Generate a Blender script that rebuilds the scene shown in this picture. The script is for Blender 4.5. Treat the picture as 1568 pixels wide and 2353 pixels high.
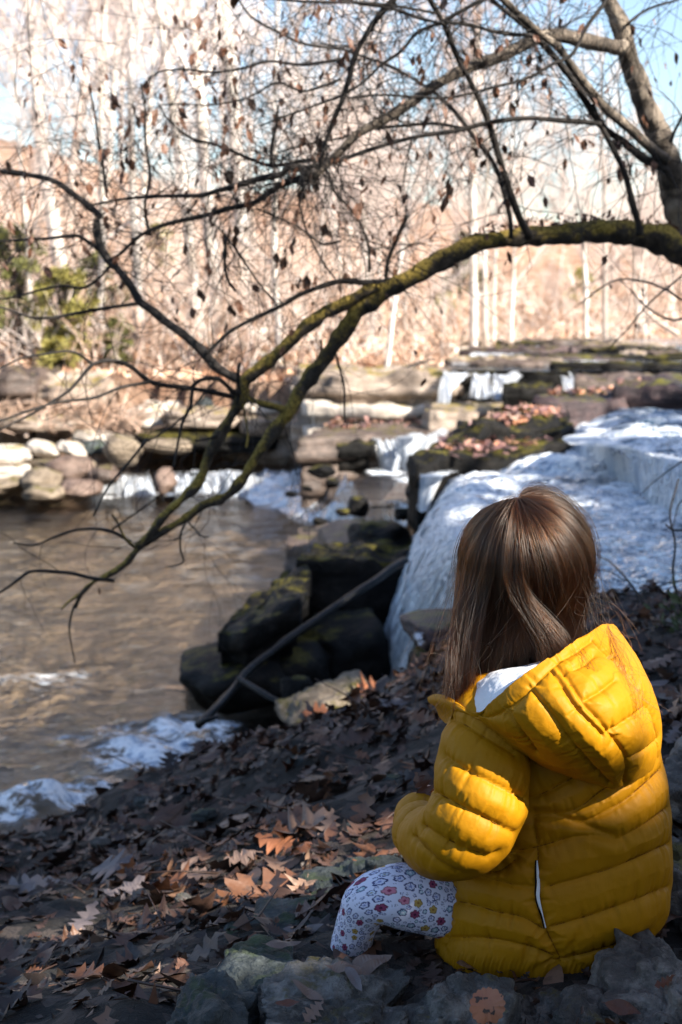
import bpy, math, random
import numpy as np
from mathutils import Vector, Matrix
from mathutils.bvhtree import BVHTree

SC = bpy.context.scene
COL = SC.collection
for o in list(bpy.data.objects):
    bpy.data.objects.remove(o)
R = math.radians
rng = np.random.default_rng(11)
random.seed(7)

# ------------------------------------------------------------------ camera
CAMZ, PITCH, FPX, CU, CV = 2.0, R(8.4), 3490.0, 784.0, 1176.5
cam = bpy.data.cameras.new('camera')
cam.sensor_fit = 'VERTICAL'; cam.sensor_height = 23.6; cam.sensor_width = 15.6; cam.lens = 35.0
cam.clip_start = 0.05; cam.clip_end = 600.0
cam.dof.use_dof = True; cam.dof.focus_distance = 2.16; cam.dof.aperture_fstop = 4.5
camo = bpy.data.objects.new('camera', cam); COL.objects.link(camo)
camo.location = (0, 0, CAMZ); camo.rotation_euler = (R(90) - PITCH, 0, 0)
SC.camera = camo

# ------------------------------------------------------------------ sky and sun
SUN_EL, SUN_AZ = R(37), R(56)          # azimuth measured from straight behind the camera towards its right
TOSUN = np.array([math.cos(SUN_EL) * math.sin(SUN_AZ), -math.cos(SUN_EL) * math.cos(SUN_AZ), math.sin(SUN_EL)])
world = bpy.data.worlds.new('World'); SC.world = world; world.use_nodes = True
wt = world.node_tree; wt.nodes.clear()
sky = wt.nodes.new('ShaderNodeTexSky'); sky.sky_type = 'NISHITA'; sky.sun_disc = False
sky.sun_elevation = SUN_EL; sky.sun_rotation = math.atan2(TOSUN[0], TOSUN[1])
sky.altitude = 200; sky.air_density = 1.0; sky.dust_density = 1.3; sky.ozone_density = 1.5
bg = wt.nodes.new('ShaderNodeBackground'); bg.inputs['Strength'].default_value = 0.093
wo = wt.nodes.new('ShaderNodeOutputWorld')
wt.links.new(sky.outputs[0], bg.inputs[0]); wt.links.new(bg.outputs[0], wo.inputs[0])
sun = bpy.data.lights.new('sun', 'SUN'); sun.energy = 5.0; sun.angle = R(0.53); sun.color = (1.0, 0.93, 0.82)
suno = bpy.data.objects.new('sun', sun); COL.objects.link(suno)
suno.rotation_euler = Vector(TOSUN).to_track_quat('Z', 'Y').to_euler()
SC.view_settings.view_transform = 'Standard'; SC.view_settings.look = 'None'
SC.view_settings.gamma = 1.0; SC.view_settings.exposure = 1.5
SC.view_settings.use_curve_mapping = False
SC.cycles.max_bounces = 8; SC.cycles.transparent_max_bounces = 24
SC.cycles.diffuse_bounces = 3; SC.cycles.glossy_bounces = 3; SC.cycles.transmission_bounces = 4
SC.cycles.caustics_reflective = False; SC.cycles.caustics_refractive = False
SC.cycles.sample_clamp_indirect = 6.0

# ------------------------------------------------------------------ geometry helpers
CP, SP = math.cos(PITCH), math.sin(PITCH)
def ray(u, v):
    a = (np.asarray(u, float) - CU) / FPX; b = (CV - np.asarray(v, float)) / FPX
    return np.stack([a, CP + b * SP, -SP + b * CP], -1)
def at(u, v, y):                      # the world point seen at (u, v) of the measured photograph, y metres ahead
    d = ray(u, v); y = np.asarray(y, float)
    t = y / d[..., 1]
    return np.array([0, 0, CAMZ]) + d * t[..., None]
def atz(u, v, z):
    d = ray(u, v); t = (np.asarray(z, float) - CAMZ) / d[..., 2]
    return np.array([0, 0, CAMZ]) + d * t[..., None]
def pix(P):
    P = np.asarray(P, float); x = P[..., 0]; y = P[..., 1]; z = P[..., 2] - CAMZ
    dep = y * CP - z * SP; up = y * SP + z * CP
    return CU + FPX * x / dep, CV - FPX * up / dep

def tag(o, label=None, cat=None, group=None, kind=None):
    if label: o['label'] = label
    if cat: o['category'] = cat
    if group: o['group'] = group
    if kind: o['kind'] = kind
    return o

def mesh_data(name, V, Fc, mat=None, smooth=True, uv=None, attrs=None):
    """V (N,3); Fc an (M,3|4) array or a list of them"""
    V = np.asarray(V, np.float32)
    fl = Fc if isinstance(Fc, list) else [Fc]
    fl = [np.asarray(f, np.int32) for f in fl if len(f)]
    me = bpy.data.meshes.new(name)
    me.vertices.add(len(V)); me.vertices.foreach_set('co', V.ravel())
    loops = np.concatenate([f.ravel() for f in fl]); tot = np.concatenate([np.full(len(f), f.shape[1], np.int32) for f in fl])
    start = np.concatenate([[0], np.cumsum(tot)[:-1]]).astype(np.int32)
    me.loops.add(len(loops)); me.loops.foreach_set('vertex_index', loops)
    me.polygons.add(len(tot)); me.polygons.foreach_set('loop_start', start)
    try: me.polygons.foreach_set('loop_total', tot)
    except Exception: pass
    me.update(calc_edges=True)
    me.polygons.foreach_set('use_smooth', np.full(len(tot), bool(smooth)))
    if uv is not None:
        l = me.uv_layers.new(name='UVMap'); l.data.foreach_set('uv', np.asarray(uv, np.float32)[loops].ravel())
    for k, a in (attrs or {}).items():
        a = np.asarray(a, np.float32)
        if a.ndim == 1:
            t = me.attributes.new(k, 'FLOAT', 'POINT'); t.data.foreach_set('value', a)
        else:
            t = me.attributes.new(k, 'FLOAT_COLOR', 'POINT')
            if a.shape[1] == 3: a = np.concatenate([a, np.ones((len(a), 1), np.float32)], 1)
            t.data.foreach_set('color', a.ravel())
    if mat: me.materials.append(mat)
    me.validate()
    return me

def obj(name, me, parent=None, **kw):
    o = bpy.data.objects.new(name, me); COL.objects.link(o)
    if parent: o.parent = parent
    return tag(o, **kw)
def make(name, V, Fc, mat=None, parent=None, smooth=True, uv=None, attrs=None, **kw):
    return obj(name, mesh_data(name, V, Fc, mat, smooth, uv, attrs), parent, **kw)
def empty(name, loc=(0, 0, 0), **kw):
    o = bpy.data.objects.new(name, None); COL.objects.link(o); o.location = loc; o.empty_display_size = .1
    return tag(o, **kw)

def grid_faces(nr, nc, wrap=False):
    c = nc if wrap else nc - 1
    i, j = np.meshgrid(np.arange(nr - 1), np.arange(c), indexing='ij')
    a = i * nc + j; b = i * nc + (j + 1) % nc
    return np.stack([a, b, b + nc, a + nc], -1).reshape(-1, 4)

def catmull(P, n):
    """resample a polyline of any columns to n points, smoothly, by chord length of its first three columns"""
    P = np.asarray(P, float); m = len(P)
    if m == 2:
        t = np.linspace(0, 1, n)[:, None]; return P[0] * (1 - t) + P[1] * t
    d = np.linalg.norm(np.diff(P[:, :3], axis=0), axis=1) ** .5 + 1e-9
    s = np.concatenate([[0], np.cumsum(d)])
    T = np.zeros_like(P)
    T[1:-1] = (P[2:] - P[:-2]) / (s[2:] - s[:-2])[:, None]
    T[0] = (P[1] - P[0]) / d[0]; T[-1] = (P[-1] - P[-2]) / d[-1]
    q = np.linspace(0, s[-1], n); k = np.clip(np.searchsorted(s, q, side='right') - 1, 0, m - 2)
    h = d[k]; t = ((q - s[k]) / h)[:, None]; h = h[:, None]
    return ((2*t**3 - 3*t**2 + 1) * P[k] + (t**3 - 2*t**2 + t) * h * T[k] + (-2*t**3 + 3*t**2) * P[k+1] + (t**3 - t**2) * h * T[k+1])

class MB:
    """collects pieces into one mesh"""
    def __init__(s): s.V = []; s.F = []; s.A = []; s.n = 0
    def add(s, V, Fc, a=None):
        V = np.asarray(V, float)
        for f in (Fc if isinstance(Fc, list) else [Fc]): s.F.append(np.asarray(f) + s.n)
        s.V.append(V); s.n += len(V)
        s.A.append(np.full(len(V), 0.0 if a is None else a) if np.ndim(a) == 0 else np.asarray(a))
    def tube(s, P, rad, k=6, cap=True, a=None):
        P = np.asarray(P, float); n = len(P)
        rad = np.broadcast_to(np.asarray(rad, float), (n,))
        T = np.gradient(P, axis=0); T /= np.linalg.norm(T, axis=1)[:, None] + 1e-12
        ref = np.array([0.31, 0.27, 0.91]);
        if abs(T[0] @ ref) > .9: ref = np.array([.9, .3, -.3])
        A = np.cross(T, ref); A /= np.linalg.norm(A, axis=1)[:, None] + 1e-12
        B = np.cross(T, A)
        th = np.arange(k) * 2 * math.pi / k
        ring = P[:, None] + rad[:, None, None] * (A[:, None] * np.cos(th)[None, :, None] + B[:, None] * np.sin(th)[None, :, None])
        V = ring.reshape(-1, 3); Fc = [grid_faces(n, k, True)]
        if cap:
            V = np.concatenate([V, P[:1], P[-1:]])
            i = np.arange(k); j = (i + 1) % k
            Fc.append(np.stack([np.full(k, n * k), j, i], -1)); Fc.append(np.stack([np.full(k, n * k + 1), (n-1)*k + i, (n-1)*k + j], -1))
        s.add(V, Fc, a)
    def data(s, name, mat=None, smooth=True, attr=None):
        tri = [f for f in s.F if f.shape[1] == 3]; qd = [f for f in s.F if f.shape[1] == 4]
        fl = ([np.concatenate(qd)] if qd else []) + ([np.concatenate(tri)] if tri else [])
        return mesh_data(name, np.concatenate(s.V), fl, mat, smooth, None, {attr: np.concatenate(s.A)} if attr else None)
    def build(s, name, mat=None, parent=None, smooth=True, attr=None, **kw):
        return obj(name, s.data(name, mat, smooth, attr), parent, **kw)

# vectorised gradient-ish noise
def _hash(ix, iy, iz, seed):
    h = (ix * 374761393 + iy * 668265263 + iz * 2147483647 + seed * 1274126177) & 0xFFFFFFFF
    h = ((h ^ (h >> 13)) * 1274126177) & 0xFFFFFFFF
    h = ((h ^ (h >> 16)) * 2246822519) & 0xFFFFFFFF
    return ((h ^ (h >> 15)) & 0xFFFFFF) / float(0xFFFFFF) * 2 - 1
def vnoise(P, seed=0):
    P = np.asarray(P, float)
    if P.shape[-1] == 2: P = np.concatenate([P, np.zeros(P.shape[:-1] + (1,))], -1)
    i = np.floor(P).astype(np.int64); f = P - i; f = f * f * f * (f * (f * 6 - 15) + 10)
    o = 0
    for dx in (0, 1):
        wx = f[..., 0] if dx else 1 - f[..., 0]
        for dy in (0, 1):
            wy = f[..., 1] if dy else 1 - f[..., 1]
            for dz in (0, 1):
                wz = f[..., 2] if dz else 1 - f[..., 2]
                o = o + wx * wy * wz * _hash(i[..., 0] + dx, i[..., 1] + dy, i[..., 2] + dz, seed)
    return o
def fbm(P, octv=4, seed=0, gain=.5, lac=2.03):
    P = np.asarray(P, float); a = 1.0; o = 0; 
    for k in range(octv):
        o = o + a * vnoise(P + 7.3 * k, seed + k); P = P * lac; a *= gain
    return o
def sstep(a, b, x):
    t = np.clip((np.asarray(x, float) - a) / (b - a), 0, 1); return t * t * (3 - 2 * t)
def unit(v):
    v = np.asarray(v, float); return v / (np.linalg.norm(v, axis=-1, keepdims=True) + 1e-12)
def normals_of(V, F):
    V = np.asarray(V); N = np.zeros_like(V)
    n = np.cross(V[F[:, 2]] - V[F[:, 0]], V[F[:, 3 if F.shape[1] == 4 else 1]] - V[F[:, 1 if F.shape[1] == 4 else 0]])
    for k in range(F.shape[1]): np.add.at(N, F[:, k], n)
    return unit(N)
# ------------------------------------------------------------------ materials
class NT:
    def __init__(s, name):
        s.m = bpy.data.materials.new(name); s.m.use_nodes = True; s.t = s.m.node_tree; s.t.nodes.clear()
        s.out = s.n('ShaderNodeOutputMaterial')
    def n(s, typ, **kw):
        nd = s.t.nodes.new(typ)
        for k, v in kw.items(): setattr(nd, k, v)
        return nd
    def link(s, a, b):
        s.t.links.new(a, b)
    def put(s, sock, v):
        if isinstance(v, bpy.types.NodeSocket): s.t.links.new(v, sock)
        elif v is not None:
            if sock.type == 'RGBA' and len(v) == 3: v = (*v, 1)
            sock.default_value = v
    def pos(s): return s.n('ShaderNodeNewGeometry').outputs['Position']
    def nrm(s): return s.n('ShaderNodeNewGeometry').outputs['Normal']
    def objc(s): return s.n('ShaderNodeTexCoord').outputs['Object']
    def uv(s): return s.n('ShaderNodeTexCoord').outputs['UV']
    def rnd(s): return s.n('ShaderNodeObjectInfo').outputs['Random']
    def attr(s, name, out='Fac'):
        a = s.n('ShaderNodeAttribute'); a.attribute_name = name; return a.outputs[out]
    def map(s, vec, scale=(1, 1, 1), loc=(0, 0, 0), rot=(0, 0, 0)):
        m = s.n('ShaderNodeMapping'); s.put(m.inputs['Vector'], vec); s.put(m.inputs['Scale'], scale); s.put(m.inputs['Location'], loc); s.put(m.inputs['Rotation'], rot)
        return m.outputs[0]
    def noise(s, vec, scale=5, detail=4, rough=.55, dist=0, out='Fac'):
        q = s.n('ShaderNodeTexNoise'); s.put(q.inputs['Vector'], vec); s.put(q.inputs['Scale'], scale); s.put(q.inputs['Detail'], detail)
        s.put(q.inputs['Roughness'], rough); s.put(q.inputs['Distortion'], dist); return q.outputs[out]
    def vor(s, vec, scale=5, feature='F1', out='Distance', rnd=1.0):
        q = s.n('ShaderNodeTexVoronoi', feature=feature); s.put(q.inputs['Vector'], vec); s.put(q.inputs['Scale'], scale); s.put(q.inputs['Randomness'], rnd); return q.outputs[out]
    def ramp(s, fac, stops, interp='LINEAR'):
        q = s.n('ShaderNodeValToRGB'); q.color_ramp.interpolation = interp
        e = q.color_ramp.elements
        while len(e) < len(stops): e.new(.5)
        for k, (p, c) in enumerate(stops):
            e[k].position = p; e[k].color = (*c, 1) if np.ndim(c) else (c, c, c, 1)
        s.put(q.inputs[0], fac); return q.outputs[0]
    def mix(s, fac, a, b, mode='MIX'):
        q = s.n('ShaderNodeMix', data_type='RGBA', blend_type=mode); q.clamp_factor = True
        s.put(q.inputs[0], fac); s.put(q.inputs[6], a); s.put(q.inputs[7], b); return q.outputs[2]
    def math(s, op, a, b=None, c=None, clamp=False):
        q = s.n('ShaderNodeMath', operation=op, use_clamp=clamp); s.put(q.inputs[0], a)
        if b is not None: s.put(q.inputs[1], b)
        if c is not None: s.put(q.inputs[2], c)
        return q.outputs[0]
    def step(s, x, a, b):
        q = s.n('ShaderNodeMapRange', interpolation_type='SMOOTHSTEP'); s.put(q.inputs[0], x); s.put(q.inputs[1], a); s.put(q.inputs[2], b); return q.outputs[0]
    def sep(s, vec, k):
        q = s.n('ShaderNodeSeparateXYZ'); s.put(q.inputs[0], vec); return q.outputs[k]
    def bump(s, h, strength=.5, dist=.01, normal=None):
        q = s.n('ShaderNodeBump'); s.put(q.inputs['Height'], h); s.put(q.inputs['Strength'], strength); s.put(q.inputs['Distance'], dist)
        if normal: s.put(q.inputs['Normal'], normal)
        return q.outputs[0]
    def bsdf(s, color, rough=.7, normal=None, spec=.5, **kw):
        q = s.n('ShaderNodeBsdfPrincipled'); s.put(q.inputs['Base Color'], color); s.put(q.inputs['Roughness'], rough)
        s.put(q.inputs['Specular IOR Level'], spec)
        if normal: s.put(q.inputs['Normal'], normal)
        for k, v in kw.items(): s.put(q.inputs[k.replace('_', ' ')], v)
        return q.outputs[0]
    def done(s, shader): s.t.links.new(shader, s.out.inputs['Surface']); return s.m
    def mixs(s, fac, a, b):
        q = s.n('ShaderNodeMixShader'); s.put(q.inputs[0], fac); s.link(a, q.inputs[1]); s.link(b, q.inputs[2]); return q.outputs[0]

def rock_mat(name, dark, mid, light, moss=0.0, rough=.75, scale=1.0, mosscol=(.09, .075, .012), tint=None, mlo=.35, lich=.4, spec=.4):
    t = NT(name); p = t.pos()
    n1 = t.noise(p, 3.2 * scale, 6, .62, .4); n2 = t.noise(p, 17 * scale, 6, .65); n3 = t.noise(p, 70 * scale, 4, .6)
    strat = t.noise(t.map(p, (1.2, 1.2, 14)), 1.6 * scale, 4, .6)
    f = t.math('ADD', t.math('MULTIPLY', n1, .5), t.math('ADD', t.math('MULTIPLY', n2, .38), t.math('MULTIPLY', strat, .22)))
    c = t.ramp(f, [(.36, dark), (.55, mid), (.74, light)])
    c = t.mix(t.math('MULTIPLY', t.step(t.noise(p, 9 * scale, 5, .7), .56, .68), lich), c, light)
    if tint: c = t.mix(t.step(t.noise(p, 2.1, 4, .6), .45, .62), c, tint)
    c = t.mix(t.math('MULTIPLY', t.step(n3, .55, .75), .35), c, dark)
    if moss > 0:
        up = t.sep(t.nrm(), 2)
        mk = t.step(t.math('ADD', t.math('MULTIPLY', up, .5), t.noise(p, 5.5, 5, .7)), 1.05 - moss * .5, 1.2 - moss * .5)
        mc = t.ramp(t.noise(p, 40, 3), [(.35, tuple(np.array(mosscol) * .55)), (.65, tuple(np.array(mosscol) * 1.5))])
        c = t.mix(mk, c, mc)
    h = t.math('ADD', t.math('MULTIPLY', n2, .6), t.math('ADD', t.math('MULTIPLY', n3, .25), t.math('MULTIPLY', strat, .5)))
    return t.done(t.bsdf(c, rough, t.bump(h, .9, .03), spec))

M = {}
M['rock_fg'] = rock_mat('foreground_rock', (.012, .0115, .011), (.07, .066, .061), (.33, .31, .285), .10, .8, 2.2)
M['rock_fg2'] = rock_mat('foreground_rock_brown', (.02, .018, .017), (.10, .09, .082), (.36, .325, .29), .0, .8, 2.4)
M['rock_green'] = rock_mat('greenish_rock', (.010, .012, .013), (.036, .045, .047), (.12, .14, .14), .22, .75, 2.0, (.035, .05, .02))
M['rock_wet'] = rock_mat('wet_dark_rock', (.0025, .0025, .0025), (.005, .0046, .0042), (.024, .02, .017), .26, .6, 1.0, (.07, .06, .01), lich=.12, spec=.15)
M['rock_wet2'] = rock_mat('wet_brown_rock', (.018, .013, .011), (.075, .053, .042), (.22, .16, .13), .12, .45, 1.0, (.10, .085, .015))
M['rock_leafy'] = rock_mat('leaf_stained_rock', (.010, .007, .008), (.04, .024, .026), (.14, .085, .08), .25, .5, 1.2, (.09, .08, .012))
M['rock_pale'] = rock_mat('pale_limestone', (.12, .1, .08), (.48, .42, .36), (.8, .75, .68), .15, .8, .7, (.22, .17, .05))
M['rock_ledge'] = rock_mat('brown_ledge_rock', (.05, .04, .032), (.26, .2, .155), (.5, .42, .35), .2, .65, .8, (.2, .15, .03))
M['rock_red'] = rock_mat('red_brown_rock', (.03, .021, .017), (.12, .08, .062), (.27, .19, .15), .0, .6, .9)
M['rock_tan'] = rock_mat('tan_rock', (.05, .038, .027), (.2, .155, .11), (.42, .34, .25), .2, .8, 2.0)

# river bed under the clear pool
t = NT('river_bed'); p = t.pos()
v = t.vor(t.map(p, (1, 1, 1)), 4.2, out='Color'); vd = t.vor(p, 4.2)
c = t.ramp(t.noise(p, .8, 5, .65, .5), [(.3, (.18, .14, .098)), (.5, (.32, .25, .18)), (.7, (.40, .325, .245))])
c = t.mix(t.math('MULTIPLY', t.step(t.sep(v, 0), .45, .9), .4), c, (.10, .085, .055))
c = t.mix(t.math('MULTIPLY', t.step(t.noise(p, 6, 4, .7), .5, .7), .45), c, (.14, .11, .07))
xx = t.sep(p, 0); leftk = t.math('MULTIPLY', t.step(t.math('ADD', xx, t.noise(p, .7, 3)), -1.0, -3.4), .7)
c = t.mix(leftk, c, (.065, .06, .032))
M['bed'] = t.done(t.bsdf(c, .8, t.bump(t.math('ADD', vd, t.noise(p, 12, 4)), .6, .05)))

def water_mat(name, tint, ripple=1.0, foam_gain=1.0, scale=(1, 1, 1), deep=None, foamcol=(.86, .88, .9)):
    """clear water: Fresnel reflection over what lies beneath; foam where the mesh carries it"""
    t = NT(name); p = t.map(t.pos(), scale)
    h = t.math('ADD', t.math('MULTIPLY', t.noise(p, 3.2, 4, .55, .6), 1.0), t.math('MULTIPLY', t.noise(p, 13, 3, .6, .4), .32))
    nb = t.bump(h, min(.55 * ripple, 1), .06 * max(1, ripple))
    fr = t.n('ShaderNodeFresnel'); fr.inputs['IOR'].default_value = 1.33; t.put(fr.inputs['Normal'], nb)
    gl = t.n('ShaderNodeBsdfGlossy'); gl.inputs['Roughness'].default_value = .06; t.put(gl.inputs['Normal'], nb)
    tr = t.n('ShaderNodeBsdfTransparent'); t.put(tr.inputs['Color'], (*tint, 1))
    under = tr.outputs[0]
    if deep:
        df = t.n('ShaderNodeBsdfDiffuse'); t.put(df.inputs['Color'], (*deep[0], 1)); under = t.mixs(deep[1], under, df.outputs[0])
    w = t.mixs(fr.outputs[0], under, gl.outputs[0])
    fo = t.attr('foam')
    pn = t.math('ADD', t.math('MULTIPLY', t.noise(p, 5.0, 8, .7, 1.4), .65), t.math('MULTIPLY', t.noise(p, 19, 6, .72, .9), .35))
    k = t.step(t.math('MULTIPLY', fo, t.math('ADD', .2, t.math('MULTIPLY', t.step(pn, .38, .62), 1.15))), .30, .80)
    fc = t.ramp(t.math('ADD', t.math('MULTIPLY', t.noise(p, 7, 6, .7, .8), .6), t.math('MULTIPLY', t.noise(p, 26, 4, .65), .4)), [(.38, (.12, .19, .3)), (.44, (.42, .5, .61)), (.50, (.80, .84, .88)), (.56, (.92, .93, .95))])
    fs = t.bsdf(fc, .6, t.bump(t.noise(p, 11, 4, .6), .4, .05), .25)
    return t.done(t.mixs(k, w, fs))
M['pool'] = water_mat('clear_brown_water', (.89, .84, .77), 1.15, 1.0, (1, 1.6, 1))
M['mid_water'] = water_mat('blue_white_water', (.45, .58, .66), 3.0, 1.0, (1.4, 2.6, 1), ((.015, .055, .13), .6))
M['upper_water'] = water_mat('upper_stream_water', (.5, .62, .72), 3.0, 1.0, (.8, 2.2, 1), ((.06, .12, .2), .6))

t = NT('white_foam'); M['foam'] = t.done(t.bsdf(t.ramp(t.noise(t.pos(), 18, 3), [(.35, (.66, .71, .78)), (.6, (.9, .92, .94))]), .5, None, .3))
def fall_mat(name, dens=.5, sx=26, sy=1.6, col=(.87, .89, .92), lo=1.0):
    t = NT(name); uv = t.uv()
    a = t.noise(t.map(uv, (sx * .55, sy * .9, 1)), 1.0, 5, .6, .25); b = t.noise(t.map(uv, (sx * 2.0, sy * 1.5, 1)), 1.0, 4, .6, .15)
    f = t.math('ADD', t.math('MULTIPLY', a, .6), t.math('MULTIPLY', b, .4))
    th = t.attr('thin')
    k = t.step(t.math('ADD', f, t.math('SUBTRACT', dens, th)), .44, .62)
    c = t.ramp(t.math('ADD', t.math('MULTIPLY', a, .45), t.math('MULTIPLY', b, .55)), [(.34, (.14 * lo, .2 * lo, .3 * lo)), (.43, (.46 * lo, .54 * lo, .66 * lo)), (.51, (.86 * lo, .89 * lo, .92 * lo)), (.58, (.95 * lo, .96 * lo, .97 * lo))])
    df = t.bsdf(c, .6, t.bump(f, .3, .03), .25)
    tl = t.n('ShaderNodeBsdfTranslucent'); t.put(tl.inputs['Color'], (.75, .8, .86, 1))
    s = t.mixs(.5, df, tl.outputs[0])
    tr = t.n('ShaderNodeBsdfTransparent'); gl = t.n('ShaderNodeBsdfGlossy'); gl.inputs['Roughness'].default_value = .15
    cl = t.mixs(.12, tr.outputs[0], gl.outputs[0])
    return t.done(t.mixs(k, cl, s))
M['fall'] = fall_mat('white_falling_water', .5, 26, 1.1)
M['fall_thin'] = fall_mat('thin_falling_water', .40, 30, 1.3)
M['fall_far_dim'] = fall_mat('dimmed_far_falls', .44, 14, 1.2, lo=.62)  # falling water with darkened colour, offsetting full sun on the far falls
t = NT('dimmed_foam'); M['foam_dim'] = t.done(t.bsdf((.5, .54, .6), .5, None, .3))  # foam streaks darkened likewise against the sun

# ground
t = NT('bank_soil'); p = t.pos()
c = t.ramp(t.noise(p, 14, 6, .7), [(.35, (.006, .005, .004)), (.55, (.016, .013, .011)), (.75, (.045, .037, .03))])
c = t.mix(t.step(t.vor(p, 26, out='Color'), .55, .6), c, (.06, .045, .038))
M['soil'] = t.done(t.bsdf(c, .9, t.bump(t.noise(p, 40, 5, .7), 1, .02)))
t = NT('hillside_leaves'); p = t.pos()
c = t.ramp(t.noise(p, 1.3, 8, .75, .3), [(.3, (.22, .11, .06)), (.44, (.42, .24, .15)), (.58, (.6, .4, .28)), (.74, (.72, .58, .48))])
c = t.mix(t.math('MULTIPLY', t.step(t.noise(p, 7, 6, .75), .48, .6), .7), c, (.34, .17, .095))
c = t.mix(t.math('MULTIPLY', t.step(t.noise(p, .35, 4, .6), .55, .75), .4), c, (.4, .36, .26))
M['hill'] = t.done(t.bsdf(c, .9, t.bump(t.noise(p, 9, 7, .7), 1, .25)))

# leaves
def leaf_mat(name, src, dark=False):
    t = NT(name); r = t.rnd() if src == 'rnd' else t.attr('tone')
    p = t.objc() if src == 'rnd' else t.pos()
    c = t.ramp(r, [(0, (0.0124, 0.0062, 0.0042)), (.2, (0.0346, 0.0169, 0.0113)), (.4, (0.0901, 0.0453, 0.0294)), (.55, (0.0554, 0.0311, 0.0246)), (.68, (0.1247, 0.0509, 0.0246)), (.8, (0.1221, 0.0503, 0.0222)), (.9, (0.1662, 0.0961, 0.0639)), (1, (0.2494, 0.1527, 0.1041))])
    c = t.mix(t.math('MULTIPLY', t.step(t.noise(t.pos(), 55, 4, .7), .5, .66), .45), c, (.014, .010, .009))
    return t.done(t.bsdf(c, .52, t.bump(t.noise(t.pos(), 90, 3), .4, .003), .5))
M['leaf'] = leaf_mat('fallen_leaf', 'rnd'); M['litter'] = leaf_mat('leaf_litter', 'attr')
def plain_leaf(name, c1, c2, rough=.55):
    t = NT(name); c = t.mix(t.noise(t.pos(), 30, 4, .65), c1, c2)
    return t.done(t.bsdf(c, rough, t.bump(t.noise(t.pos(), 90, 3), .4, .003)))
M['leaf_orange'] = plain_leaf('orange_leaf', (.17, .055, .02), (.30, .115, .05))
M['leaf_tan'] = plain_leaf('tan_leaf', (.09, .055, .043), (.21, .14, .11))
M['leaf_pale'] = plain_leaf('pale_leaf', (.075, .06, .063), (.16, .13, .13))
M['leaf_rust'] = plain_leaf('rust_leaf', (.06, .02, .01), (.12, .036, .017))
M['dead_leaf'] = plain_leaf('dead_hanging_leaf', (.035, .018, .013), (.22, .095, .05))
def bright_litter():
    t = NT('ledge_leaf'); r = t.attr('tone')
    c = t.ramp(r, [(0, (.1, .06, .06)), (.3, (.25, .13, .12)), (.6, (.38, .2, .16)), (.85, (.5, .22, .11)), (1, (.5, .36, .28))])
    return t.done(t.bsdf(c, .5))
M['ledge_leaf'] = bright_litter()

# bark and twigs
t = NT('mossy_bark'); p = t.pos(); up = t.sep(t.nrm(), 2)
c = t.ramp(t.noise(p, 28, 6, .7), [(.35, (.012, .010, .008)), (.55, (.055, .043, .032)), (.75, (.14, .11, .085))])
mk = t.step(t.math('ADD', t.math('MULTIPLY', up, .16), t.noise(p, 9, 5, .7)), .44, .60)
c = t.mix(mk, c, t.ramp(t.noise(p, 90, 3), [(.35, (.17, .12, .018)), (.65, (.46, .33, .07))]))
M['mossy_bark'] = t.done(t.bsdf(c, .85, t.bump(t.noise(p, 60, 5, .7), 1, .012)))
t = NT('grey_bark'); p = t.pos()
c = t.ramp(t.noise(p, 11, 6, .68, .6), [(.38, (.03, .025, .02)), (.52, (.14, .11, .085)), (.66, (.4, .33, .26))])
M['grey_bark'] = t.done(t.bsdf(c, .85, t.bump(t.noise(t.map(p, (1, 1, .3)), 50, 5, .7), 1, .015)))
t = NT('twig_bark'); p = t.pos()
c = t.ramp(t.noise(p, 20, 3, .6), [(.4, (.010, .008, .007)), (.7, (.034, .025, .020))])
M['twig'] = t.done(t.bsdf(c, .8))
t = NT('pale_bark'); p = t.pos(); r = t.rnd()
c = t.ramp(t.noise(t.map(p, (1, 1, .4)), 5, 5, .65), [(.32, (.3, .25, .2)), (.5, (.64, .58, .52)), (.68, (.85, .81, .77))])
c = t.mix(t.math('MULTIPLY', t.step(r, .66, .8), .65), c, (.2, .14, .11))
M['pale_bark'] = t.done(t.bsdf(c, .9))
t = NT('pale_twig'); r = t.rnd()
c = t.ramp(r, [(0, (.66, .56, .5)), (.5, (.74, .65, .6)), (.8, (.55, .42, .36)), (1, (.68, .6, .57))])
M['pale_twig'] = t.done(t.bsdf(c, .9))
t = NT('brush_twig'); r = t.attr('tone')
c = t.ramp(r, [(0, (.75, .66, .6)), (.3, (.5, .35, .26)), (.5, (.22, .15, .11)), (.62, (.62, .4, .28)), (1, (.85, .79, .74))])
M['brush'] = t.done(t.bsdf(c, .9))
def green(name, a, b):
    t = NT(name); c = t.mix(t.noise(t.pos(), 1.7, 4, .7), a, b)
    df = t.bsdf(c, .6); tl = t.n('ShaderNodeBsdfTranslucent'); t.put(tl.inputs['Color'], c)
    return t.done(t.mixs(.25, df, tl.outputs[0]))
M['ever'] = green('evergreen_leaf', (.10, .12, .035), (.33, .31, .10))
M['ever2'] = green('yellow_green_leaf', (.2, .19, .05), (.42, .36, .1))
M['cedar'] = green('cedar_green', (.05, .06, .025), (.17, .16, .08))
M['dark_green'] = green('dark_green_leaf', (.02, .035, .012), (.06, .085, .03))
t = NT('wet_log'); p = t.pos()
c = t.ramp(t.noise(p, 16, 5, .7), [(.35, (.002, .002, .0025)), (.6, (.006, .006, .007)), (.8, (.028, .03, .036))])
M['log'] = t.done(t.bsdf(c, .42, t.bump(t.noise(t.map(p, (1, 1, 1)), 40, 4), .6, .01), .25))
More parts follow.
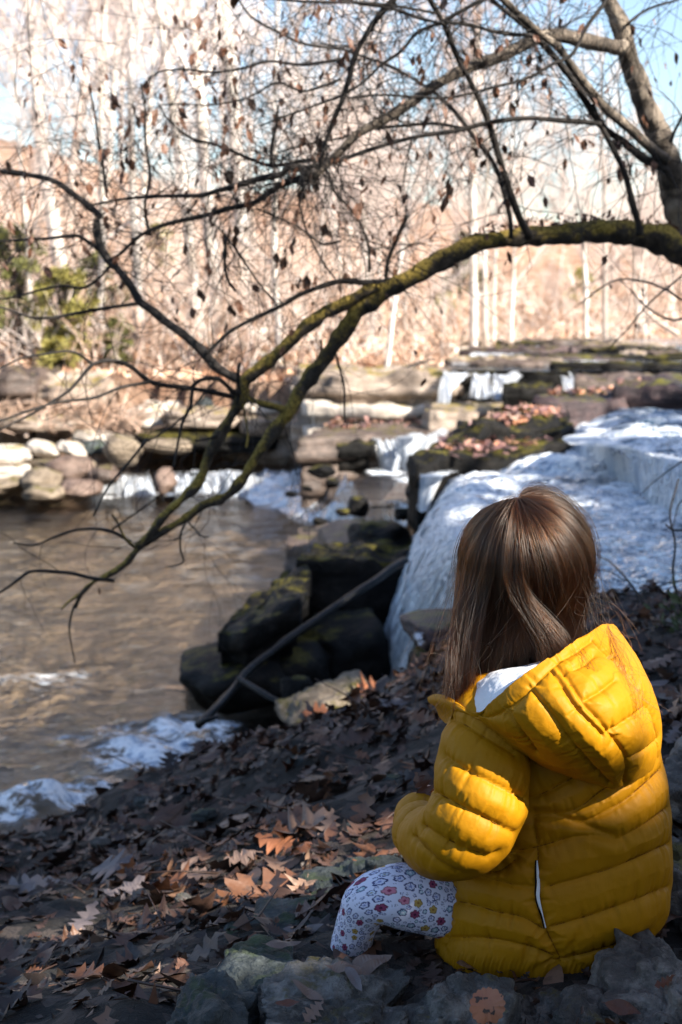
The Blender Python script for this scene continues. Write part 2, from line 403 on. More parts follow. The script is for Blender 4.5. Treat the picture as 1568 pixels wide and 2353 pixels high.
# ------------------------------------------------------------------ land and water
def seg_dist(P, line):
    """signed distance to an open polyline in plan; positive on its left"""
    P = np.asarray(P, float)[..., :2]; line = np.asarray(line, float); best = np.full(P.shape[:-1], 1e9); sg = np.ones(P.shape[:-1])
    for a, b in zip(line[:-1], line[1:]):
        d = b - a; t = np.clip(((P - a) @ d) / (d @ d), 0, 1); q = P - (a + t[..., None] * d); l = np.linalg.norm(q, axis=-1)
        c = d[0] * (P[..., 1] - a[1]) - d[1] * (P[..., 0] - a[0])
        k = l < best; best = np.where(k, l, best); sg = np.where(k, np.sign(c), sg)
    return best * sg
def poly_dist(P, poly):
    """signed distance to a closed polygon; positive inside"""
    P = np.asarray(P, float)[..., :2]; poly = np.asarray(poly, float)[:, :2]; best = np.full(P.shape[:-1], 1e9); ins = np.zeros(P.shape[:-1], bool)
    for a, b in zip(poly, np.roll(poly, -1, 0)):
        d = b - a; t = np.clip(((P - a) @ d) / (d @ d + 1e-12), 0, 1); q = P - (a + t[..., None] * d); best = np.minimum(best, np.linalg.norm(q, axis=-1))
        cr = (a[1] > P[..., 1]) != (b[1] > P[..., 1])
        xs = a[0] + (P[..., 1] - a[1]) / (b[1] - a[1] + 1e-12) * d[0]
        ins ^= cr & (P[..., 0] < xs)
    return np.where(ins, best, -best)

BANK_EDGE = [(-9, 1.6), (-3.2, 3.35), (-1.9, 4.1), (-1.05, 4.6), (-.6, 4.98), (-.36, 5.2), (-.1, 5.42), (.12, 5.6), (.36, 5.72), (.6, 5.6), (.9, 5.42), (1.25, 5.32), (2.6, 5.3), (9, 6.5)]
_bc = np.array([(-.5, 2.16, .90), (0, 1.9, .97), (.3, 2.2, 1.0), (1, 2.2, 1.02), (1.5, 2.5, 1.06), (-1.03, 4.6, .31), (-.36, 5.2, .40), (.12, 5.6, .47), (.6, 5.45, .83),
                (1.2, 5.2, .95), (2.5, 5.2, 1.0), (-2.5, 3.5, .30), (-1.5, 2.2, .6), (0, 1, 1.12), (1, .5, 1.2), (-1.5, .8, 1.0), (2.5, 3, 1.15), (-.6, 3.4, .60), (0, 3.6, .74), (.8, 3.6, .98),
                (4, 4, 1.3), (4, 0, 1.5), (-4, 0, 1.0), (0, -4, 1.7), (6, -5, 2.4), (-6, -5, 1.6), (9, 3, 2.0), (12, -10, 3.5), (0, -12, 3.0), (-9, -6, 1.8)])
def _tps(r): return np.where(r > 0, r * r * np.log(r + 1e-9), 0)
_n = len(_bc); _A = np.zeros((_n + 3, _n + 3)); _d = np.linalg.norm(_bc[:, None, :2] - _bc[None, :, :2], axis=-1)
_A[:_n, :_n] = _tps(_d) + np.eye(_n) * .02; _A[:_n, _n] = 1; _A[:_n, _n+1:] = _bc[:, :2]; _A[_n, :_n] = 1; _A[_n+1:, :_n] = _bc[:, :2].T
_w = np.linalg.solve(_A, np.concatenate([_bc[:, 2], [0, 0, 0]]))
def bank(x, y, detail=True):
    P = np.stack([np.asarray(x, float), np.asarray(y, float)], -1)
    d = np.linalg.norm(P[..., None, :] - _bc[:, :2], axis=-1)
    z = _tps(d) @ _w[:_n] + _w[_n] + P @ _w[_n+1:]
    e = seg_dist(P, BANK_EDGE) + .10 * vnoise(P * 2.2, 5) + .04 * vnoise(P * 7, 6)      # positive beyond the edge
    z = z - sstep(-.12, .55, e) * np.maximum(z + .45, 0)
    if detail: z = z + .035 * fbm(P * 2.3, 4, 3) + .012 * vnoise(P * 13, 9)
    return z
gx = np.concatenate([np.linspace(-9, -3.4, 24), np.linspace(-3.2, 3.2, 230), np.linspace(3.5, 14, 36)])
gy = np.concatenate([np.linspace(-14, -.3, 40), np.linspace(0, 7.2, 250)])
X, Y = np.meshgrid(gx, gy); Z = bank(X, Y)
make('ground', np.stack([X, Y, Z], -1).reshape(-1, 3), grid_faces(len(gy), len(gx)), M['soil'], kind='structure')

# plan outlines of the levels the stream falls over
LIP = np.array([(.95, 5.45), (.72, 5.7), (.56, 6.15), (.51, 6.75), (.55, 7.5), (.63, 8.2), (.72, 8.75)])
M_POLY = list(map(tuple, LIP)) + [(1.0, 9.1), (1.3, 9.7), (2.0, 10.6), (7, 10.6), (9, 5), (2.5, 4.9)]
ulip_px = np.array([(1318, 950), (1332, 968), (1356, 992), (1396, 1012), (1440, 1032), (1510, 1052), (1568, 1068), (1700, 1105), (1900, 1170)], float)
ufar_px = np.array([(1322, 944), (1345, 936), (1380, 929), (1430, 922), (1480, 916), (1530, 912), (1568, 908), (1700, 900), (1900, 890)], float)
ULIP = atz(ulip_px[:, 0], ulip_px[:, 1], np.array([.99, 1.03, 1.09, 1.13, 1.15, 1.15, 1.15, 1.15, 1.15])); UFAR = atz(ufar_px[:, 0], ufar_px[:, 1], np.array([1.02, 1.07, 1.12, 1.15, 1.15, 1.15, 1.15, 1.15, 1.15]))
U_POLY = [tuple(p[:2]) for p in ULIP] + [tuple(p[:2]) for p in UFAR[::-1]]
C2 = atz(np.array([690, 860, 950, 1042, 1150, 1240, 1000, 760]), np.array([1008, 998, 997, 992, 966, 940, 936, 950]), .71)
bx = np.linspace(-11, 10, 300); by = np.concatenate([np.linspace(1.5, 13, 230), np.linspace(13.1, 24, 110)])
X, Y = np.meshgrid(bx, by); P2 = np.stack([X, Y], -1)
Z = -.26 + .09 * fbm(P2 * 1.1, 4, 21) + .05 * vnoise(P2 * 5, 22)
Z = Z + sstep(-4.6, -7.5, X) * .5
for poly, zt, w in ((M_POLY, .74, .06), (U_POLY[3:-3], 1.03, .06)):
    k = sstep(-.02, w + .04, poly_dist(P2, poly) + .05 * vnoise(P2 * 4, 33)); Z = np.maximum(Z, -.26 + (zt + .26 + .06 * vnoise(P2 * 3, 34)) * k)
upl = sstep(15.5, 15.8, Y + .15 * vnoise(P2 * 2, 35)) * sstep(-.1, .5, X - .75 + .1 * (Y - 14))
Z = np.maximum(Z, -.26 + 1.34 * upl)
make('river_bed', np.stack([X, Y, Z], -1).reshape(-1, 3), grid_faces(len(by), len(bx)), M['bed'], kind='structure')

# far hillside
SHORE = [(-30, 15.0), (-9, 16.2), (-3.5, 17.1), (-1.2, 16.6), (.2, 15.9), (1.15, 15.6), (2.0, 18), (4.4, 22), (9, 24.5), (22, 27), (60, 30)]
def hill(x, y, detail=True):
    P = np.stack([np.asarray(x, float), np.asarray(y, float)], -1); d = seg_dist(P, SHORE) + .25 * vnoise(P * .8, 44)
    sl = .115 - .04 * sstep(-.02, .16, P[..., 0] / np.maximum(P[..., 1], 1)); z = .85 + sl * np.maximum(d - .8, 0) + .9 * vnoise(P * .11, 41) * sstep(2, 20, d) + sstep(2, 0, np.abs(d - 1.5) - 1) * .15 + sstep(-4, -14, P[..., 0]) * np.clip(d * .04, 0, 2)
    z = np.where(d > 42, z - (d - 42) * .3, z)
    if detail: z = z + .10 * fbm(P * 1.4, 4, 42) * sstep(0, 1, d)
    return np.where(d > 0, z, -.1 - .5 * sstep(0, -.5, d)) * 1.0
hx = np.concatenate([np.linspace(-60, -15, 46), np.linspace(-14.6, 16, 200), np.linspace(16.5, 60, 44)])
hy = np.concatenate([np.linspace(14.6, 30, 150), np.linspace(30.3, 110, 140)])
X, Y = np.meshgrid(hx, hy)
make('hillside', np.stack([X, Y, hill(X, Y)], -1).reshape(-1, 3), grid_faces(len(hy), len(hx)), M['hill'], kind='structure')

# ---- water sheets
def blobs(P, items):
    """items: (x, y, rx, ry, angle, weight) soft patches in plan"""
    f = np.zeros(P.shape[:-1])
    for x, y, rx, ry, a, w in items:
        dx = P[..., 0] - x; dy = P[..., 1] - y; c, s = math.cos(a), math.sin(a)
        q = ((dx * c + dy * s) / rx) ** 2 + ((-dx * s + dy * c) / ry) ** 2
        f = np.maximum(f, w * np.exp(-q * 1.1))
    return f
def pxblob(u, v, z, ru, rv, w, a=0):
    p = atz(u, v, z); d = p[1]; dv = atz(u, v + rv, z)
    return (p[0], p[1], ru / FPX * d, max(abs(dv[1] - p[1]), .04), a, w)
L_FOAM = [pxblob(330, 1738, 0, 150, 40, 1.25), pxblob(440, 1685, 0, 120, 40, 1.35), pxblob(300, 1700, 0, 260, 55, .62), pxblob(120, 1560, 0, 260, 60, .42), pxblob(230, 1705, 0, 120, 28, .35), pxblob(470, 1665, 0, 60, 22, .8), pxblob(300, 1775, 0, 80, 20, 1.0), pxblob(110, 1845, 0, 130, 26, 1.1), pxblob(30, 1870, 0, 100, 24, .9), pxblob(200, 1815, 0, 90, 18, .8),
          pxblob(230, 1590, 0, 160, 22, .3), pxblob(60, 1560, 0, 100, 15, .33), pxblob(150, 1650, 0, 130, 22, .25), pxblob(60, 1760, 0, 100, 25, .25),
          pxblob(420, 1134, 0, 190, 4, .9), pxblob(250, 1142, 0, 70, 4, .8), pxblob(760, 1588, 0, 60, 20, .8), pxblob(860, 1550, 0, 50, 30, 1.1), pxblob(800, 1565, 0, 50, 18, .9), pxblob(540, 1640, 0, 60, 14, .3),
          pxblob(640, 1170, 0, 60, 14, .7), pxblob(700, 1195, 0, 60, 14, .55), pxblob(670, 1255, 0, 40, 10, .6), pxblob(600, 1150, 0, 60, 5, .6), pxblob(250, 1185, 0, 120, 12, .25), pxblob(740, 1140, 0, 40, 20, .5)]
lx = np.concatenate([np.linspace(-11, -3, 90), np.linspace(-2.95, 3, 240)]); ly = np.concatenate([np.linspace(2, 10, 260), np.linspace(10.1, 18.5, 110)])
X, Y = np.meshgrid(lx, ly); P2 = np.stack([X, Y], -1); fo = blobs(P2, L_FOAM)
Z = .008 * fbm(P2 * np.array([2.2, 4.5]), 3, 51) + fo * (.03 + .05 * fbm(P2 * 6, 3, 52))
make('water', np.stack([X, Y, Z], -1).reshape(-1, 3), grid_faces(len(ly), len(lx)), M['pool'], attrs={'foam': fo.ravel()}, kind='structure')

def ruled(A, B, nr, nc):
    A = catmull(A, nc); B = catmull(B, nc); t = np.linspace(0, 1, nr)[:, None, None]
    return A[None] * (1 - t) + B[None] * t
mA = [(.9, 5.3, .9), (.72, 5.7, .9), (.56, 6.15, .9), (.51, 6.75, .9), (.55, 7.5, .9), (.63, 8.2, .9), (.72, 8.8, .9), (1.0, 9.2, .9), (1.4, 9.9, .9), (1.7, 10.3, .9)]
mB = [(5, 5, .9), (5, 5.4, .9), (5, 6.1, .9), (5, 6.7, .9), (5, 7.4, .9), (4.8, 8.2, .9), (4.6, 8.8, .9), (4.2, 9.4, .9), (3.6, 10, .9), (3, 10.5, .9)]
G = ruled(mA, mB, 220, 190)
MF = [pxblob(1130, 1120, .9, 150, 40, .95), pxblob(1300, 1085, .9, 130, 26, 1.15), pxblob(1060, 1150, .9, 60, 80, 1.0), pxblob(1420, 1150, .9, 160, 34, .85), pxblob(1330, 1060, .9, 60, 18, 1.2), pxblob(1520, 1200, .9, 120, 30, .8),
      pxblob(1400, 1235, .9, 180, 38, .55), pxblob(1480, 1290, .9, 160, 30, .36), pxblob(1450, 1345, .9, 160, 26, .25), pxblob(1200, 1200, .9, 200, 60, .7)]
fo = .34 + .75 * blobs(G, MF)
G[..., 2] += (.014 + .022 * np.clip(fo, 0, 1)) * fbm(G[..., :2] * np.array([2.6, 5.5]), 5, 61) + .014 * fbm(G[..., :2] * np.array([8, 17]), 3, 62) + .03 * fo + .05 * blobs(G, [pxblob(1310, 1080, .9, 90, 20, 1.3)])
G[:6, :, 2] -= np.linspace(.035, 0, 6)[:, None]
make('water', G.reshape(-1, 3), grid_faces(220, 190), M['mid_water'], attrs={'foam': fo.ravel()}, kind='structure')
G = ruled(ULIP, UFAR, 60, 160)
fo = .6 + .4 * np.linspace(1, 0, 60)[:, None] ** 3 * np.ones((1, 160)) + blobs(G, [pxblob(1340, 965, 1.15, 40, 16, .6)])
G[..., 2] += .035 * fbm(G[..., :2] * np.array([2.4, 6.0]), 5, 63); G[:, :, 2] -= .05 * np.linspace(1, 0, 60)[:, None] ** 5
make('water', G.reshape(-1, 3), grid_faces(60, 160), M['upper_water'], attrs={'foam': fo.ravel()}, kind='structure')
# upper stream, far back
a = [(1.0, 15.55, 1.165), (2.4, 15.5, 1.165), (4.4, 15.4, 1.17), (9, 15, 1.18)]; b = [(1.6, 18.5, 1.22), (4.2, 22.6, 1.24), (9, 25, 1.26), (20, 27, 1.3)]
G = ruled(a, b, 90, 160); G[..., 2] += .012 * fbm(G[..., :2] * np.array([1.5, 3]), 3, 65)
fo = .3 + .4 * sstep(.0, .5, vnoise(G[..., :2] * np.array([.7, 2.4]), 66))
make('water', G.reshape(-1, 3), grid_faces(90, 160), M['pool'], attrs={'foam': fo.ravel()}, kind='structure')
# the small pools between the steps on the left
def pool_px(pts, z, mat, foam, seed, n=70):
    P = atz(np.array([p[0] for p in pts]), np.array([p[1] for p in pts]), z); h = len(P) // 2
    G = ruled(P[:h], P[h:][::-1], n, n); G[..., 2] += .01 * fbm(G[..., :2] * np.array([2, 4]), 3, seed)
    fo = foam(G) if callable(foam) else np.full(G.shape[:2], foam)
    return make('water', G.reshape(-1, 3), grid_faces(n, n), mat, attrs={'foam': fo.ravel()}, kind='structure')
pool_px([(225, 1088), (360, 1088), (500, 1086), (640, 1084), (740, 1010), (640, 1006), (440, 1010), (300, 1040)], .17, M['pool'],
        lambda G: blobs(G, [pxblob(400, 1050, .17, 50, 6, .7), pxblob(560, 1064, .17, 90, 5, .8), pxblob(640, 1045, .17, 60, 5, .7), pxblob(660, 1018, .17, 50, 3, .6), pxblob(500, 1086, .17, 160, 3, .9)]), 71)
pool_px([(760, 1150), (820, 1160), (880, 1158), (960, 1150), (960, 1076), (930, 1074), (880, 1072), (850, 1074)], .42, M['pool'],
        lambda G: blobs(G, [pxblob(900, 1085, .42, 80, 9, .95), pxblob(940, 1100, .42, 50, 16, .55)]) + .08, 72)

# ---- falling water
def fall(lip, base, nc, nr, mat, seed, amp=.03, back=.12, thin=0.0, curve=.62, rag=0.0, streams=0, swid=.006, jit=0.0, smat='foam'):
    lip = catmull(lip, nc); base = catmull(base, nc)
    if jit:
        jj_ = np.stack([lip[:, 0] * 5, lip[:, 0] * 0 + seed], -1); lip = lip + jit * np.stack([vnoise(jj_, seed), 1.5 * vnoise(jj_, seed + 1), .35 * vnoise(jj_ * 1.7, seed + 2) - .15], -1); base = base + jit * np.stack([1.2 * vnoise(jj_ + 9, seed), 2.2 * vnoise(jj_ + 9, seed + 1), .0 * lip[:, 0]], -1)
    t = np.linspace(-.12, 1, nr)[:, None, None]
    tt = np.clip(t, 0, 1)
    hv = tt; vv = (1 - curve) * tt + curve * tt ** 2
    d = base - lip; G = lip[None] + d[None] * np.concatenate([hv, hv, vv], -1)
    dirn = unit(d * np.array([1, 1, 0])); G = G - dirn[None] * np.clip(-t, 0, 1) * back / .12
    s = np.concatenate([[0], np.cumsum(np.linalg.norm(np.diff(lip, axis=0), axis=1))])
    S = np.broadcast_to(s[None], G.shape[:2]); Tm = np.broadcast_to((t[..., 0]) * np.linalg.norm(d, axis=1).mean(), G.shape[:2])
    q = np.stack([S * 16, Tm * .9, S * 0 + seed], -1)
    n = .10 * vnoise(q * .3, seed) + .4 * vnoise(q, seed + 1) + .5 * vnoise(q * np.array([2.6, 2.2, 1]), seed + 9) + .35 * vnoise(q * np.array([4, 7, 1]), seed + 10) * tt[..., 0]
    k = sstep(-.1, .35, tt[..., 0]); nd = dirn[None] * .85 + np.array([0, 0, .5])
    G = G + nd * (amp * n * k)[..., None]
    th = np.full(G.shape[:2], thin) + rag * sstep(.45, 1, np.abs(np.linspace(-1, 1, nc)))[None] + .10 * vnoise(np.stack([S * 3, S * 0 + seed], -1), seed + 2)
    uv = np.stack([S, Tm], -1).reshape(-1, 2)
    w = make('waterfall', G.reshape(-1, 3), grid_faces(nr, nc), mat, uv=uv, attrs={'thin': th.ravel()}, kind='structure')
    if streams:
        g = np.random.default_rng(seed + 500); b = MB(); tv = np.linspace(0, nr - 1.001, 400)
        for _ in range(streams):
            j = g.uniform(1, nc - 2.01); t0 = max(g.uniform(-.15, .95), .02); t1 = min(t0 + g.uniform(.06, .42), 1); m = 7; ti = np.linspace(t0, t1, m) * (nr - 1); j0 = j + np.linspace(0, g.normal(0, nc * .012), m)
            i0 = np.clip(ti.astype(int), 0, nr - 2); f = (ti - i0)[:, None]; jj = np.clip(j0.astype(int), 0, nc - 2); h = (j0 - jj)[:, None]
            P = (G[i0, jj] * (1 - f) + G[i0 + 1, jj] * f) * (1 - h) + (G[i0, jj + 1] * (1 - f) + G[i0 + 1, jj + 1] * f) * h
            o_ = g.uniform(.0, .05) * amp / .05; P = P + nd[0, jj] * o_ + g.normal(0, .004, (m, 3)); wd = swid * g.lognormal(0, .6) * np.sin(np.linspace(.15, 3.0, m)) ** .6
            sd = unit(G[i0, np.clip(jj + 1, 0, nc - 1)] - G[i0, jj]); V_ = np.stack([P - sd * wd[:, None], P + nd[0, jj] * wd[:, None] * .6, P + sd * wd[:, None]], 1).reshape(-1, 3); b.add(V_, grid_faces(m, 3))
        o = b.build('streams', M[smat], w); o['kind'] = 'stuff'
    return w
# the main fall beside the child's head
ml = np.array([(.97, 5.45, .9), (.72, 5.7, .9), (.57, 6.15, .9), (.51, 6.75, .9), (.55, 7.5, .9), (.63, 8.2, .9), (.71, 8.75, .91)])
mb_px = [(1090, 1690, 0), (1010, 1640, 0), (945, 1590, 0), (885, 1550, 0.0), (878, 1480, .0), (905, 1370, .1), (955, 1240, .42)]
mbs = np.array([atz(u, v, z) for u, v, z in mb_px])
fall(ml, mbs, 260, 90, M['fall'], 81, .022, .2, -.10, rag=.12, streams=3600, swid=.006)
fall(ml + np.array([.05, .02, -.03]), mbs + np.array([.10, .02, -.02]), 200, 60, M['fall'], 82, .022, .1, -.2)
# curtain along the upper ledge on the right
ub_px = [(1296, 985), (1305, 1010), (1318, 1050), (1375, 1085), (1430, 1120), (1490, 1165), (1555, 1208), (1690, 1270), (1900, 1370)]
ub = np.array([atz(u, v, .9) for u, v in ub_px])
fall(ULIP, ub, 360, 50, M['fall'], 83, .02, .25, -.02, .92, streams=2400, swid=.005)
# the left-hand steps
def fall_px(lip, zl, base, zb, seed, mat='fall_far_dim', amp=.03, thin=0.0, nc=140, nr=40, curve=.62, streams=160):
    a = np.array([atz(u, v, zl) for u, v in lip]); b = np.array([atz(u, v, zb) for u, v in base])
    return fall(a, b, nc, nr, M[mat], seed, amp, .12, thin, curve, .34, streams=int(streams * .4), swid=.006, jit=.10, smat='foam_dim')
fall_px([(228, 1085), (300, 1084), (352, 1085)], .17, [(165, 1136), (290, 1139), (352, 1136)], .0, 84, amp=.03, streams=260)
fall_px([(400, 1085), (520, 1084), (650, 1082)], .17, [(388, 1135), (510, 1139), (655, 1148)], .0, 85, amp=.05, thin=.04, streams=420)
fall_px([(856, 997), (900, 994), (940, 993)], .72, [(850, 1076), (895, 1080), (935, 1078)], .43, 86, 'fall_far_dim', .02, -.0, streams=110)
fall_px([(925, 1000), (985, 997), (1042, 990)], .72, [(915, 1079), (955, 1082), (985, 1076)], .43, 87, 'fall_far_dim', .025, -.02, streams=150)
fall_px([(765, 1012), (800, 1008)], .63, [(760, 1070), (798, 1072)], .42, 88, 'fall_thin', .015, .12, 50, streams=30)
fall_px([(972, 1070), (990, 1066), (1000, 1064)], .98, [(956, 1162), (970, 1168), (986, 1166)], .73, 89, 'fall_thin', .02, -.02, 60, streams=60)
fall_px([(1000, 860), (1040, 857), (1072, 856)], 1.15, [(984, 928), (1015, 930), (1045, 915)], .94, 90, 'fall_far_dim', .03, .03, streams=160)
fall_px([(1080, 858), (1120, 856)], 1.15, [(1058, 915), (1110, 918)], .95, 91, 'fall_far_dim', .03, .0, 60, streams=110)
fall_px([(1128, 856), (1215, 854)], 1.15, [(1118, 915), (1168, 918)], .95, 92, 'fall_far_dim', .03, .05, 90, streams=140)
fall_px([(1275, 858), (1318, 858)], 1.15, [(1278, 912), (1310, 912)], .96, 93, 'fall_far_dim', .02, .05, 50, streams=60)
# rapids: a broken slope of white water between the small pool and the brown pool
A = np.array([atz(u, v, .17) for u, v in [(640, 1085), (690, 1078), (740, 1075)]] + [atz(u, v, .4) for u, v in [(800, 1110), (850, 1150), (940, 1165)]])
B = np.array([atz(u, v, .02) for u, v in [(560, 1150), (640, 1175), (690, 1198), (735, 1205), (790, 1215)]] + [atz(930, 1232, .2)])
G = ruled(A, B, 90, 160); G[..., 2] += .05 * fbm(G[..., :2] * np.array([3, 3.4]), 4, 95) + .012
rows = np.linspace(0, 1, 90)[:, None]; G[..., 2] = G[..., 2] - .05 * np.sin(rows * 15) * (.6 + .4 * vnoise(G[..., :2] * 2, 96))
fo = .74 + .45 * vnoise(G[..., :2] * np.array([2.6, 2.0]), 97)
make('rapids', G.reshape(-1, 3), grid_faces(90, 160), M['pool'], attrs={'foam': fo.ravel()}, kind='structure')
# ------------------------------------------------------------------ rocks
import bmesh
def _ico(k):
    b = bmesh.new(); bmesh.ops.create_icosphere(b, subdivisions=k, radius=1); b.verts.ensure_lookup_table()
    V = np.array([v.co[:] for v in b.verts]); Fc = np.array([[v.index for v in f.verts] for f in b.faces]); b.free(); return unit(V), Fc
ICO = {k: _ico(k) for k in (3, 4, 5, 6)}
def rotm(a, b, c): return np.array(Matrix.Rotation(c, 3, 'Z') @ Matrix.Rotation(b, 3, 'Y') @ Matrix.Rotation(a, 3, 'X'))
def boulder(c, r, seed, mat, sub=4, planes=16, rough=.09, rot=(0, 0, 0), p=3.0, flat=0.0, fine=.02, name='rock', label=None, cat='rock', group=None):
    D, Fc = ICO[sub]; g = np.random.default_rng(seed)
    q = (np.abs(D) ** p).sum(1) ** (-1 / p)
    for k in range(planes):
        n = unit(g.normal(size=3)); h = g.uniform(.72, 1.02); dn = D @ n
        q = np.where(dn > .05, np.minimum(q, h / np.maximum(dn, .05)), q)
    V = D * q[:, None]
    V = V + D * (rough * fbm(D * 2.0 + seed, 4, seed) + rough * .5 * np.abs(vnoise(D * 4.5 + seed, seed + 3)))[:, None]
    if flat: V[:, 2] = np.where(V[:, 2] > flat, flat + (V[:, 2] - flat) * .22, V[:, 2])
    V = V * np.array(r) @ rotm(*rot).T
    W = V + np.array(c); st = fbm(W * np.array([2.5, 2.5, 26]), 3, seed) ; n = unit(D)
    s = min(r)
    W = W + n * (fine * s * (fbm(W * 11 / max(s * 3, .35), 4, seed + 5) + .5 * st))[:, None]
    o = make(name, W - np.array(c), Fc, mat); o.location = c
    return tag(o, label, cat, group)
def rockpx(u0, v0, u1, v1, y, dep, seed, mat, label, **kw):
    c = at((u0 + u1) / 2, (v0 + v1) / 2, y); s = y / FPX
    return boulder(c, (max((u1 - u0) / 2 * s, .01), dep, max((v1 - v0) / 2 * s, .01)), seed, M[mat], label=label, **kw)
def slab(pts, ztop, zbot, seed, mat, label, layers=6, jut=.05, rough=.035, dens=150, cen=None, tiltx=0, tilty=0, name='rock_ledge', cat='rock ledge', group=None, under=0.0):
    """a layered ledge: outline in plan, uneven strata down its side, a rough top"""
    P = np.asarray(pts, float)[:, :2]; c = P.mean(0) if cen is None else np.asarray(cen, float)
    Q = np.concatenate([P, P[:1]]); s = np.concatenate([[0], np.cumsum(np.linalg.norm(np.diff(Q, axis=0), axis=1))])
    q = np.linspace(0, s[-1], dens, endpoint=False); O = np.stack([np.interp(q, s, Q[:, 0]), np.interp(q, s, Q[:, 1])], 1)
    sc = math.sqrt((np.ptp(P[:, 0]) * np.ptp(P[:, 1]))); dirn = unit(O - c)
    base = O + dirn * (.055 * sc * fbm(O * 3.2 / max(sc, .3) + seed, 3, seed))[:, None]
    g = np.random.default_rng(seed); rows = []; L = []
    zs = np.linspace(zbot, ztop, layers + 1)
    for k in range(layers):
        off = g.uniform(-jut, jut) - under * (1 - (k + .5) / layers)
        loc = off + jut * .8 * vnoise(O * 4.5 + 3 * k, seed + k)
        for z in (zs[k] + .004, (zs[k] + zs[k+1]) / 2, zs[k+1] - .004):
            rows.append(np.concatenate([base + dirn * (loc + .012 * vnoise(O * 14 + z * 9, seed + 77))[:, None], np.full((dens, 1), z)], 1))
    top = rows[-1][:, :2]
    for f in (.985, .95, .9, .83, .74, .64, .53, .41, .28, .14, .03):
        xy = c + (top - c) * f
        z = ztop + rough * fbm(xy * 3.5 / max(sc, .4) * 1.6, 4, seed + 50) + .4 * rough * np.abs(vnoise(xy * 9, seed + 51)) + rough * .4 * (1 - f) * (f < .95)
        rows.append(np.concatenate([xy, z[:, None]], 1))
    V = np.concatenate(rows); n = len(rows)
    V[:, 2] += tiltx * (V[:, 0] - c[0]) + tilty * (V[:, 1] - c[1])
    V = np.concatenate([V, [[*c, V[-dens:, 2].mean()]]]); i = np.arange(dens)
    Fc = [grid_faces(n, dens, True), np.stack([np.full(dens, n * dens), (n-1)*dens + i, (n-1)*dens + (i+1) % dens], -1)]
    return make(name, V, Fc, M[mat], label=label, cat=cat, group=group)
def pxpoly(pts, z): return np.array([atz(u, v, z) for u, v in pts])[:, :2]

# -- the dark block beside the main fall and its neighbours
slab(pxpoly([(684, 1292), (800, 1292), (945, 1286), (960, 1245), (850, 1240), (735, 1262)], .50), .50, -.3, 301, 'rock_wet', 'big dark flat-topped block under the white waterfall', 5, .03, .03, tilty=.02)
slab(pxpoly([(665, 1250), (720, 1262), (760, 1258), (790, 1222), (740, 1205), (690, 1215)], .34), .34, -.2, 302, 'rock_wet2', 'low tan slab at the edge of the brown pool below the rapids', 4, .03, .02)
rockpx(724, 1210, 860, 1275, 9.15, .34, 303, 'rock_wet2', 'brown sloping rock behind the flat-topped block', rot=(.1, -.25, .2), flat=.5, p=2.6)
rockpx(800, 1196, 950, 1280, 9.0, .3, 304, 'rock_wet', 'dark peaked boulder beside the left edge of the waterfall', p=2.0, rot=(0, .15, .1))
# leaning mossy slab
o = slab(pxpoly([(492, 1425), (560, 1438), (700, 1420), (720, 1330), (690, 1312), (600, 1352), (520, 1390)], .42), .42, .02, 305, 'rock_wet', 'dark leaning slab with a mossy sunlit edge above the pool', 4, .04, .03, tiltx=.28, cen=atz(630, 1372, .42)[:2], under=.22)
rockpx(415, 1448, 700, 1615, 7.45, .42, 306, 'rock_wet', 'mossy black rock at the waterline under the fallen log', p=3.2, planes=9, flat=.4, rot=(0, -.15, .1))
rockpx(690, 1388, 880, 1572, 7.85, .36, 307, 'rock_wet', 'black block at the foot of the waterfall behind the log', p=4.5, planes=7, rot=(.1, -.32, .15), flat=.6)
rockpx(560, 1475, 760, 1600, 7.6, .35, 308, 'rock_wet', 'low black rock between the two dark rocks at the log', p=3.6, planes=8)
rockpx(640, 1548, 720, 1630, 6.7, .1, 309, 'rock_wet', 'small black stone under the tip of the log branch', sub=4)
# rocks at the near foot of the fall
rockpx(925, 1392, 1080, 1490, 6.0, .25, 310, 'rock_leafy', 'dark leaf-covered rock left of the hair in front of the waterfall', p=2.6, flat=.4)
rockpx(935, 1462, 1130, 1610, 5.85, .28, 311, 'rock_wet', 'black wet rock with a trickle running over it', p=2.4)
rockpx(960, 1500, 1120, 1640, 5.6, .25, 312, 'rock_wet', 'dark rock behind the collar of the yellow jacket', p=2.6)
fall_px([(960, 1452), (985, 1450), (1010, 1448)], .66, [(905, 1550), (935, 1560), (965, 1556)], .38, 313, 'fall_thin', .02, -.02, 60)
# leafy shelf between the two falls
slab(pxpoly([(946, 1072), (1030, 1058), (1160, 1052), (1318, 1022), (1312, 992), (1200, 985), (1020, 1010), (955, 1042)], .99), .99, .2, 320, 'rock_wet', 'dark shelf strewn with red leaves behind the head', 6, .06, .05, under=.1)
slab(pxpoly([(1010, 1020), (1150, 1002), (1300, 996), (1308, 962), (1230, 950), (1080, 975)], 1.06), 1.06, .5, 321, 'rock_wet', 'second leafy step of the dark shelf', 4, .05, .05)
slab(pxpoly([(1080, 985), (1200, 976), (1305, 968), (1300, 940), (1225, 932), (1110, 958)], 1.12), 1.12, .7, 322, 'rock_wet', 'topmost leafy step beside the upper water', 4, .04, .04)
rockpx(935, 1055, 1005, 1100, 9.35, .25, 323, 'rock_wet', 'black corner stone at the end of the leafy shelf', p=3)
rockpx(930, 1098, 1000, 1160, 9.5, .2, 324, 'rock_wet', 'black stone under the shelf corner beside a thin trickle', p=3)
rockpx(985, 1075, 1070, 1150, 9.4, .3, 325, 'rock_wet', 'black rock face under the shelf at the top of the waterfall', p=3)
